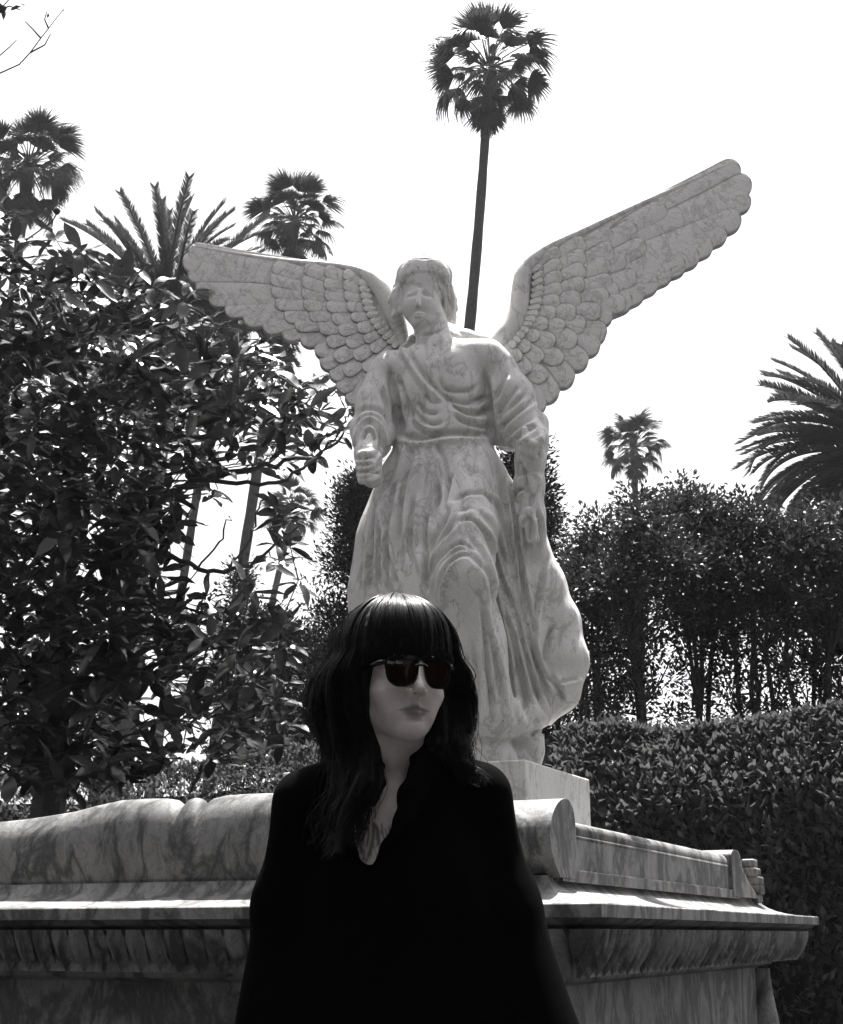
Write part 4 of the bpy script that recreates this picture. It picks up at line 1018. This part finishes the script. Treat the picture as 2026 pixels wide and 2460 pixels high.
for i, (px, Y, yt, hw, yb, lab) in enumerate(rowt):
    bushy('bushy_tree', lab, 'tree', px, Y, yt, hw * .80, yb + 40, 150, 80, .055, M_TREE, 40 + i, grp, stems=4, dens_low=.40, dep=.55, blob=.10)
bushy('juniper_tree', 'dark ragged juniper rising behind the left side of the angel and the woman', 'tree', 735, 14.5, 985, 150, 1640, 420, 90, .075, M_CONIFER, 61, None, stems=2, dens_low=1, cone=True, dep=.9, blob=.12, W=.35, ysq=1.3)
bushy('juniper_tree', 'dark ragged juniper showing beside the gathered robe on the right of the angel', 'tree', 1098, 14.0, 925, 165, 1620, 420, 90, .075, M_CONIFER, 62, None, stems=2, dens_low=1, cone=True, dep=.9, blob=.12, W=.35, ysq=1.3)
bushy('small_conifer', 'small dark conifer behind the low hedge, left of the juniper', 'tree', 545, 17, 1275, 75, 1600, 190, 80, .08, M_CONIFER, 63, None, stems=2, dens_low=.8, cone=False, dep=.7, blob=.13, W=.4)
bushy('small_conifer', 'thin dark conifer seen between the magnolia twigs', 'tree', 478, 18, 1180, 40, 1600, 110, 70, .08, M_CONIFER, 64, None, stems=1, dens_low=.7, cone=False, dep=.5, blob=.12, W=.4)
bushy('small_conifer', 'dark bush beside the left shoulder of the woman above the hedge', 'tree', 625, 16, 1310, 60, 1600, 150, 80, .07, M_CONIFER, 65, None, stems=2, dens_low=.9, cone=False, dep=.7, blob=.12, W=.4)

# ---- fan palms
def fan_frond(seed, Lp=1.0, Rf=.72, droop=.5, spread=95, dead=False):
    r = random.Random(seed); b = MB(); sag = r.uniform(.10, .22)
    pet = [Vector((Lp * t, 0, .04 * math.sin(t * 3) - sag * t * t * .6)) for t in np.linspace(0, 1, 6)]
    b.tube(pet, [.028, .024, .02, .018, .016, .014], 4)
    hub = pet[-1]; nb = 38; tw = r.uniform(-.35, .35)
    for i in range(nb):
        a = R(-spread + 2 * spread * (i + .5) / nb) + r.gauss(0, .02); L = Rf * (.72 + .28 * math.cos(a * .62)) * r.uniform(.85, 1.1); w0 = .035
        d = Vector((math.cos(a), math.sin(a) * math.cos(tw), math.sin(a) * math.sin(tw) * .5)).normalized(); sd_ = Vector((-math.sin(a), math.cos(a), 0)); V = []
        ns = 6
        for k in range(ns + 1):
            t = k / ns; dr = droop * L * max(0, t - .35) ** 1.8 * 1.5 * r.uniform(.9, 1.2)
            w_ = (.014 + .050 * min(t, .4) * Rf) * (1 if t < .4 else (1 - (t - .4) / .62)); p = hub + d * L * t * (1 - .25 * max(0, t - .5)) + Vector((0, 0, -dr - .10 * L * (abs(math.sin(a))) * t))
            ce = .018 * (1 if t < .65 else .3)
            V += [p + sd_ * w_ + Vector((0, 0, -ce)), p + Vector((0, 0, ce)), p - sd_ * w_ + Vector((0, 0, -ce))]
        b.add(V, [(3*k+c, 3*k+c+1, 3*k+c+4, 3*k+c+3) for k in range(ns) for c in (0, 1)])
    return b.me('palm_frond', M_PALM)
FR = [fan_frond(i, Lp=.95 + .05 * (i % 3), droop=.4 + .16 * (i % 5), spread=62 + 9 * (i % 4)) for i in range(8)]
HANG = [fan_frond(20 + i, Lp=.8, Rf=.75, droop=.1, spread=38 + 9 * i) for i in range(3)]
def fan_palm(label, px, py, Y, foot_px, scale, seed, group, nf=46, foot_y=None, lean=0, crown_hidden=False, hang=10, trunk_r=.17):
    r = random.Random(seed); c = at(px, py, Y)
    fp = at(foot_px[0], foot_px[1], Y) ; dx = (fp.x - c.x) / (c.z - fp.z); base = Vector((c.x + dx * c.z, Y, 0))
    root = empty('fan_palm', base, label, 'palm tree', group)
    b = MB(); pts = []; rad = []
    for i in range(41):
        t = i / 40; p = base.lerp(c, t); p = p + Vector((lean * math.sin(t * math.pi) , 0, 0)); pts.append(p - base)
        rad.append(trunk_r * scale * (1.25 - .55 * t + .5 * math.exp(-t * 25)) * (1 + .05 * math.sin(i * 2.1)) + (.05 * scale if i > 38 else 0))
    b.tube(pts, rad, 9); b.build('trunk', M_PALMBARK, root, smooth=True)
    cc = c - base
    for k in range(nf):
        t = (k + .5) / nf; el = 84 - 128 * t ** .9 + r.gauss(0, 7); az = k * 137.5 + r.uniform(-14, 14)
        o = obj('palm_frond', FR[r.randrange(8)], root); s = scale * (r.uniform(.78, 1.12) if k % 3 else r.uniform(.42, .75))
        o.scale = (s, s, s); o.location = cc + Vector((0, 0, .1 * scale)); o.rotation_euler = (r.uniform(-.6, .6), -R(el), R(az))
    for k in range(hang):
        o = obj('palm_frond', HANG[r.randrange(3)], root); s = scale * r.uniform(.8, 1.15); o.scale = (s, s, s)
        az = k * 360 / max(hang, 1) + r.uniform(-12, 12); o.location = cc; o.rotation_euler = (r.uniform(-.4, .4), R(r.uniform(72, 86)), R(az))
    return root
pg = 'tall fan palms in the background'
fan_palm('tallest fan palm, its long leaning trunk rising from behind the head of the angel', 1008, 150, 30, (935, 670), 1.14, 1, pg, nf=50, lean=.45, hang=12, trunk_r=.135)
fan_palm('bushy fan palm whose crown stands just above the lowered left wing', 607, 462, 38, (497, 1180), 1.0, 2, pg, nf=56, hang=10)
fan_palm('pale fan palm crown at the left edge of the view', 58, 350, 36, (-20, 1000), 1.12, 3, pg, nf=62, hang=14)
fan_palm('small distant fan palm with a thin bent trunk, left of the angel below its fist', 603, 1055, 62, (556, 1310), 1.0, 4, pg, nf=56, lean=-.3, hang=5, trunk_r=.19)
fan_palm('small distant fan palm with a short visible stem above the row of trees', 1305, 925, 56, (1310, 1080), 1.02, 5, pg, nf=60, hang=6, trunk_r=.17)
fan_palm('slender palm whose crown is mostly hidden behind the tip of the lowered wing', 462, 650, 34, (345, 1400), .62, 6, pg, nf=22, hang=4, trunk_r=.20)

# ---- feather palms
def feather_frond(seed, L=3.2, bend=1.0, lf=.27):
    r = random.Random(seed); b = MB(); pts = []; th = 0.0; p = Vector((0, 0, 0)); N = 24
    for i in range(N + 1):
        pts.append(p.copy()); th -= bend * (.25 + 1.2 * i / N) / N; p = p + Vector((math.cos(th), 0, math.sin(th))) * (L / N)
    b.tube(pts, [.035 * (1 - .8 * i / N) + .004 for i in range(N + 1)], 4)
    V = []; F = []
    for k in range(130):
        t = .10 + .90 * k / 129; i = min(int(t * N), N - 1); q = t * N - i; c = pts[i].lerp(pts[i + 1], q); tg = (pts[i+1] - pts[i]).normalized(); nz_ = Vector((-tg.z, 0, tg.x))
        ll = lf * min(1, math.sin(min(t * 1.15, 1) * math.pi * .85) * 1.1 + .25) * r.uniform(.85, 1.1)
        for s in (-1, 1):
            d = (tg * r.uniform(.75, 1.0) + Vector((0, s, 0)) * r.uniform(.6, .85) + nz_ * r.uniform(.25, .6)).normalized(); e = c + d * ll + Vector((0, 0, -.08 * ll)); w_ = tg * .013
            n = len(V); V += [c - w_, c + w_, c + d * ll * .5 + w_ * 1.4, e, c + d * ll * .5 - w_ * 1.4]; F.append([n, n+1, n+2, n+3, n+4])
    b.add(V, F); return b.me('palm_frond', M_PALM)
FF_ = [feather_frond(i, 3.1, [.35, .7, 1.0, 1.4, 1.9][i % 5]) for i in range(5)]
def date_palm(label, px, py, Y, fpx, fpy, tr, seed, spec, group, nrand=60, scale=1.0):
    r = random.Random(seed); c = at(px, py, Y); f = at(fpx, fpy, Y); dx = (f.x - c.x) / (c.z - f.z); base = Vector((c.x + dx * c.z, Y, 0))
    root = empty('date_palm', base, label, 'palm tree', group)
    b = MB(); pts = []; rad = []
    for i in range(61): t = i / 60; pts.append(base.lerp(c, t) - base); rad.append(tr * (1.08 - .12 * t + (.35 if i > 56 else 0)) * (1 + .05 * (i % 2)))
    b.tube(pts, rad, 12); b.build('trunk', M_PALMBARK, root, smooth=False); cc = c - base
    def put(az, el, bi, s):
        o = obj('palm_frond', FF_[bi], root); o.location = cc + Vector((r.uniform(-.12, .12), r.uniform(-.12, .12), r.uniform(-.1, .3))); o.rotation_euler = (r.uniform(-.5, .5), -R(el), R(az)); o.scale = (s * scale,) * 3
    for (az, el, bi, s) in spec: put(az, el, bi, s)
    for k in range(nrand):
        t = (k + .5) / nrand; put(k * 137.5 + r.uniform(-10, 10), 70 - 120 * t + r.gauss(0, 6), min(4, int(1 + t * 4)), r.uniform(.85, 1.05))
    return root
# chosen fronds: azimuth 0 = to the right, 180 = to the left, elevation, stiffness, size
date_palm('dark feather palm with stiff upright fronds behind the magnolia and the lowered wing', 345, 640, 27, 243, 1500, .36, 31,
          [(180, 62, 0, .95), (175, 68, 0, .85), (160, 40, 1, .85), (185, 34, 2, .85), (100, 88, 0, .8), (20, 86, 0, 1.0), (10, 72, 0, .98), (0, 55, 0, 1.02), (5, 48, 0, .9), (0, 34, 1, .8), (350, 28, 1, .9), (0, 5, 3, 1.1), (350, -8, 3, 1.1), (5, 12, 4, 1.1), (10, -2, 4, 1.15), (0, 18, 4, 1.15), (8, 8, 4, 1.2), (-8, 22, 4, 1.2), (2, -14, 4, 1.1), (0, 0, 3, 1.2), (178, 15, 3, 1.0), (180, 0, 4, 1.1)], 'feather palms', 84, .95)
date_palm('large feather palm with drooping fronds at the right edge', 1826, 945, 27, 1850, 1500, .42, 33,
          [(180, 55, 2, .95), (175, 68, 1, .95), (185, 42, 2, 1.0), (180, 30, 3, .95), (170, 25, 2, .95), (180, 15, 3, 1.0), (185, 5, 4, 1.0), (175, 12, 4, 1.0), (180, -8, 4, 1.05), (190, -2, 3, 1.0), (180, 48, 3, .9), (178, -15, 3, .95), (182, -20, 4, 1.1), (170, 0, 4, 1.1), (190, 20, 4, 1.0), (200, -10, 4, 1.1), (160, -16, 4, 1.1), (182, -28, 4, 1.1), (176, -34, 4, 1.15), (188, -40, 4, 1.1), (170, 36, 3, 1.0), (192, 34, 3, 1.0), (165, -4, 3, 1.1), (196, 8, 3, 1.1), (185, 22, 4, 1.15)], 'feather palms', 110, 1.04)

# ---- magnolia
def mag_leaf(seed, L=1.0):
    r = random.Random(seed); cup = r.uniform(.05, .16); cv = r.uniform(-.16, .22); wv = r.uniform(.02, .05); V = []; prof = [0, .13, .19, .205, .185, .11, .0]
    for k in range(7):
        t = k / 6; z = -cv * t * t + wv * math.sin(t * 7 + seed); w_ = prof[k]
        if k in (0, 6): V.append((t, 0, z))
        else: V += [(t, -w_, z + cup * w_ * 2.2 + wv * .5 * math.sin(k * 2.1)), (t, 0, z), (t, w_, z + cup * w_ * 2.2 + wv * .5 * math.cos(k * 1.7))]
    F = [(0, 2, 1), (0, 3, 2)]
    for k in range(4):
        a = 1 + 3 * k; F += [(a, a+1, a+4, a+3), (a+1, a+2, a+5, a+4)]
    F += [(13, 14, 16), (14, 15, 16)]; return V, F
def magnolia():
    r = random.Random(77); g = np.random.default_rng(77)
    base = at(90, 1500, 7.6); base.z = 0
    root = empty('magnolia_tree', base, 'large dark glossy leaved magnolia filling the left side', 'tree')
    rows = [(420, "300000000000"), (480, "432000000000"), (540, "566642000000"), (600, "677775200000"), (660, "788887773000"), (720, "888888888500"), (780, "888888888863"), (840, "888888888862"), (900, "888888876520"),
            (960, "888886210000"), (1020, "788884100210"), (1080, "888874000200"), (1140, "888885100110"), (1200, "888886321000"), (1260, "888887654300"), (1320, "888887765200"), (1380, "888876654200"), (1440, "888855443100"), (1500, "888643233100"), (1550, "888630000000")]
    ros = []
    for y0, s in rows:
        for i, ch in enumerate(s):
            nn = int(ch) * .86
            for _ in range(int(nn) + (r.random() < nn % 1)):
                px = i * 60 + r.uniform(0, 60); py = y0 + r.uniform(0, 60); Y = r.uniform(6.3, 9.0) if int(ch) > 4 else r.uniform(6.3, 7.6); ros.append(at(px, py, Y))
    for _ in range(330): ros.append(at(r.uniform(-260, 0), r.uniform(420, 1540), r.uniform(6.3, 9)))
    # limbs seen in the photograph
    limbs = [[(90, 1760, 7.6), (110, 1500, 7.6), (130, 1250, 7.5), (150, 1000, 7.5), (150, 760, 7.5), (110, 600, 7.4)],
             [(130, 1250, 7.5), (230, 1120, 7.3), (330, 1020, 7.2), (430, 985, 7.0), (520, 1000, 6.9), (600, 978, 6.8), (660, 935, 6.8), (700, 885, 6.7), (722, 845, 6.7)],
             [(430, 985, 7.0), (540, 960, 6.9), (620, 950, 6.9), (690, 912, 6.8), (725, 880, 6.8)],
             [(230, 1120, 7.3), (330, 1130, 7.2), (400, 1172, 7.1), (470, 1175, 7.0), (540, 1150, 7.0), (580, 1110, 6.9), (620, 1085, 6.9)],
             [(150, 1000, 7.5), (230, 860, 7.3), (330, 780, 7.2), (430, 740, 7.1), (520, 745, 7.0), (600, 790, 6.9), (660, 810, 6.9)],
             [(120, 1400, 7.6), (240, 1390, 7.4), (340, 1380, 7.2), (440, 1372, 7.0), (520, 1350, 6.9), (600, 1330, 6.9)],
             [(150, 760, 7.5), (200, 660, 7.4), (260, 600, 7.3), (310, 575, 7.2)], [(150, 760, 7.5), (60, 640, 7.4), (20, 520, 7.3), (10, 440, 7.3)],
             [(470, 1175, 7.0), (520, 1100, 7.0), (530, 1040, 7.0), (560, 1020, 7.0)], [(400, 1172, 7.1), (450, 1130, 7.05), (470, 1060, 7.0)]]
    nodes = []; br = MB()
    for k, L in enumerate(limbs):
        pts = [at(*p) for p in L]
        for _ in range(2):
            q = [pts[0]]
            for i in range(len(pts) - 1): q += [pts[i].lerp(pts[i+1], .25), pts[i].lerp(pts[i+1], .75)]
            pts = q + [pts[-1]]
        pts = [p + Vector((r.gauss(0, .008), r.gauss(0, .02), r.gauss(0, .008))) for p in pts]
        R0 = .11 if k == 0 else .022; R1 = .03 if k == 0 else .0045; n = len(pts)
        if k in (8, 9): R0 = .008
        br.tube([p - base for p in pts], [R0 + (R1 - R0) * (i / (n - 1)) ** .7 for i in range(n)], 6)
        for i in range(0, n, 1): nodes.append((pts[i], .5 * k))
    NP = [n[0] for n in nodes]; ND = [(n[0] - NP[0]).length for n in nodes]
    core = NP[8]; ros.sort(key=lambda p: min((p - q).length for q in NP[::3]))
    for p in ros:
        arr = np.array([tuple(q) for q in NP]); d = np.linalg.norm(arr - np.array(p), axis=1); d2 = np.where(arr[:, 2] > p.z + .12, d * 1.8, d); i = int(np.argmin(d2)); q = NP[i]
        m1 = q.lerp(p, .45) + Vector((r.gauss(0, .02), r.gauss(0, .02), -.10 * d[i] + r.gauss(0, .015)))
        th = .0035 + .006 * min(1, d[i]); br.tube([q - base, m1 - base, p - base], [th, th * .75, .0028], 4, False); NP.append(m1); NP.append(p)
    br.build('branches', M_BARK, root)
    # leaves in rosettes
    lv = []
    for p in ros:
        ax = Vector((r.gauss(0, .35), r.gauss(0, .35) - .25, 1)).normalized(); nl = r.randint(5, 8); a0 = r.uniform(0, 6.28); t1 = ax.orthogonal().normalized(); t2 = ax.cross(t1)
        for k in range(nl):
            a = a0 + k * 2.4; out = t1 * math.cos(a) + t2 * math.sin(a); el = R(r.uniform(-35, 45)); d = (out * math.cos(el) + ax * math.sin(el)).normalized(); nn = (ax * math.cos(el) - out * math.sin(el)); nn = (nn + Vector((r.gauss(0, .2), r.gauss(0, .2), 0))).normalized()
            lv.append((p + d * .012 - ax * .012 * k * .5, d, nn, r.uniform(.10, .19), r.randrange(6)))
    LM = [mag_leaf(i) for i in range(6)]; LME = []
    for V, F in LM: LME.append(mesh('leaf', [Vector(v) for v in V], F, M_MAG, True))
    vis = []
    for i, (p, d, nn, L, k) in enumerate(lv):
        q = proj(np.array([tuple(p)]))[0]
        if 0 < q[0] < 740: vis.append((p.y - L * 14, i))
    vis.sort(); pick = set(i for _, i in vis[:300])
    VV = []; FF = []; n = 0
    for i, (p, d, nn, L, k) in enumerate(lv):
        s = d.cross(nn).normalized(); nn2 = s.cross(d); M = Matrix((d * L, s * L * .95, nn2 * L)).transposed()
        if i in pick:
            o = obj('leaf', LME[k], root); o.matrix_local = Matrix.Translation(p - base) @ M.to_4x4()
        else:
            Mn = np.array(M); V = np.array(LM[k][0]) @ Mn.T + np.array(p - base); VV.append(V); FF += [[a + n for a in f] for f in LM[k][1]]; n += len(V)
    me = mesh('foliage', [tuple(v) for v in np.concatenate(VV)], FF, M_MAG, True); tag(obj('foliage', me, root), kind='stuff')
    # seed cone on its stalk against the sky
    b = MB(); c = at(117, 434, 7.0); b.tube([c - base + Vector((0, 0, t)) for t in (-.022, -.012, 0, .012, .02)], [.008, .018, .021, .017, .006], 8); b.tube([c - base + Vector((0, 0, -.02)), at(108, 455, 7.0) - base, at(60, 490, 7.1) - base, at(20, 520, 7.3) - base], [.004, .004, .005, .006], 5); b.build('seed_cone', M_BARK, root, smooth=True)
magnolia()

# ---- thin twig reaching in at the top left corner, from a tree that stands outside the view
def overhang():
    r = random.Random(9); base = Vector((-3.4, 5.2, 0)); root = empty('slender_tree', base, 'slender tree with bare twigs reaching in at the upper left corner', 'tree'); b = MB()
    b.tube([Vector((0, 0, 0)), Vector((.1, 0, 1.6)), Vector((.05, .1, 3.2)), Vector((.3, .1, 4.4)), at(-120, 230, 6) - base], [.07, .055, .045, .03, .012], 8)
    tw = [[(-120, 230), (-40, 170), (0, 150), (40, 132), (62, 108), (84, 78), (100, 58), (118, 34), (132, 18)], [(84, 78), (66, 58), (52, 44)], [(62, 108), (92, 92), (104, 70)], [(-120, 230), (-60, 160), (-10, 122), (20, 96), (34, 82)], [(-60, 60), (-10, 30), (10, 8), (28, -12)], [(0, 18), (20, 12), (42, 20)], [(100, 58), (92, 40), (96, 24)]]
    b.tube([at(-120, 230, 6) - base, at(-60, 60, 6) - base], [.008, .004], 5)
    for L in tw: b.tube([at(x, y, 6) - base for x, y in L], [.005 - .0035 * i / len(L) for i in range(len(L))], 5)
    b.build('branches', M_BARK, root)
    me = mesh('leaf', [Vector(v) for v in mag_leaf(2)[0]], mag_leaf(2)[1], M_MAG, True)
    for (x, y, rx, rz, s) in ((14, 14, .4, 2.6, .09), (30, 8, 1.0, .4, .08), (22, 22, .2, -.4, .07), (0, 6, .4, 1.5, .09), (124, 20, .3, .9, .03), (100, 28, .3, 2.0, .03), (40, 126, 1, .3, .03)):
        o = obj('leaf', me, root); o.location = at(x, y, 6) - base; o.rotation_euler = (rx, r.uniform(-.5, .5), rz); o.scale = (s, s, s)
overhang()

# ---- unseen trees added behind and beside the camera to shade the low fronts
def added_backtrees():
    for i, (x, y, h, hw) in enumerate(((-4.3, -1.6, 5.4, 2.2), (0, -3.8, 4.2, 2.2), (4.3, -1.6, 5.4, 2.2), (-3.7, 1.3, 4.2, 1.5), (3.9, 1.3, 4.2, 1.5))):
        g = np.random.default_rng(90 + i); root = empty('shade_tree', (x, y, 0), ['broad leafy tree far to the left behind the photographer', 'tallest leafy tree straight behind the photographer', 'broad leafy tree far to the right behind the photographer', 'leafy tree outside the view on the left', 'leafy tree outside the view on the right'][i], 'tree')
        b = MB(); b.tube([(0, 0, 0), (.1, 0, h * .3), (0, .1, h * .75)], [.25, .2, .08], 8); b.build('trunk', M_BARK, root)
        n = 1900; P = g.normal(size=(n, 3)); P /= np.linalg.norm(P, axis=1, keepdims=True); P = P * g.uniform(.5, 1, (n, 1)) * np.array([hw, hw, h * .48]) + np.array([0, 0, h * .52])
        leaf_cloud('crown', P, .62, .6, M_TREE, root, g, .2, stuff=False)
added_backtrees()

# ================================================================ air
def haze():
    b = MB(); b.box((-60, -14, -1.2), (60, 75, 32)); o = b.build('haze', None); tag(o, kind='stuff')
    m = bpy.data.materials.new('haze'); m.use_nodes = True; n = m.node_tree.nodes; n.clear()
    out = n.new('ShaderNodeOutputMaterial'); v = n.new('ShaderNodeVolumePrincipled'); v.inputs['Color'].default_value = (.93, .93, .94, 1); v.inputs['Density'].default_value = 0.0003; v.inputs['Anisotropy'].default_value = 0.35
    m.node_tree.links.new(v.outputs[0], out.inputs['Volume']); o.data.materials.append(m)
haze()
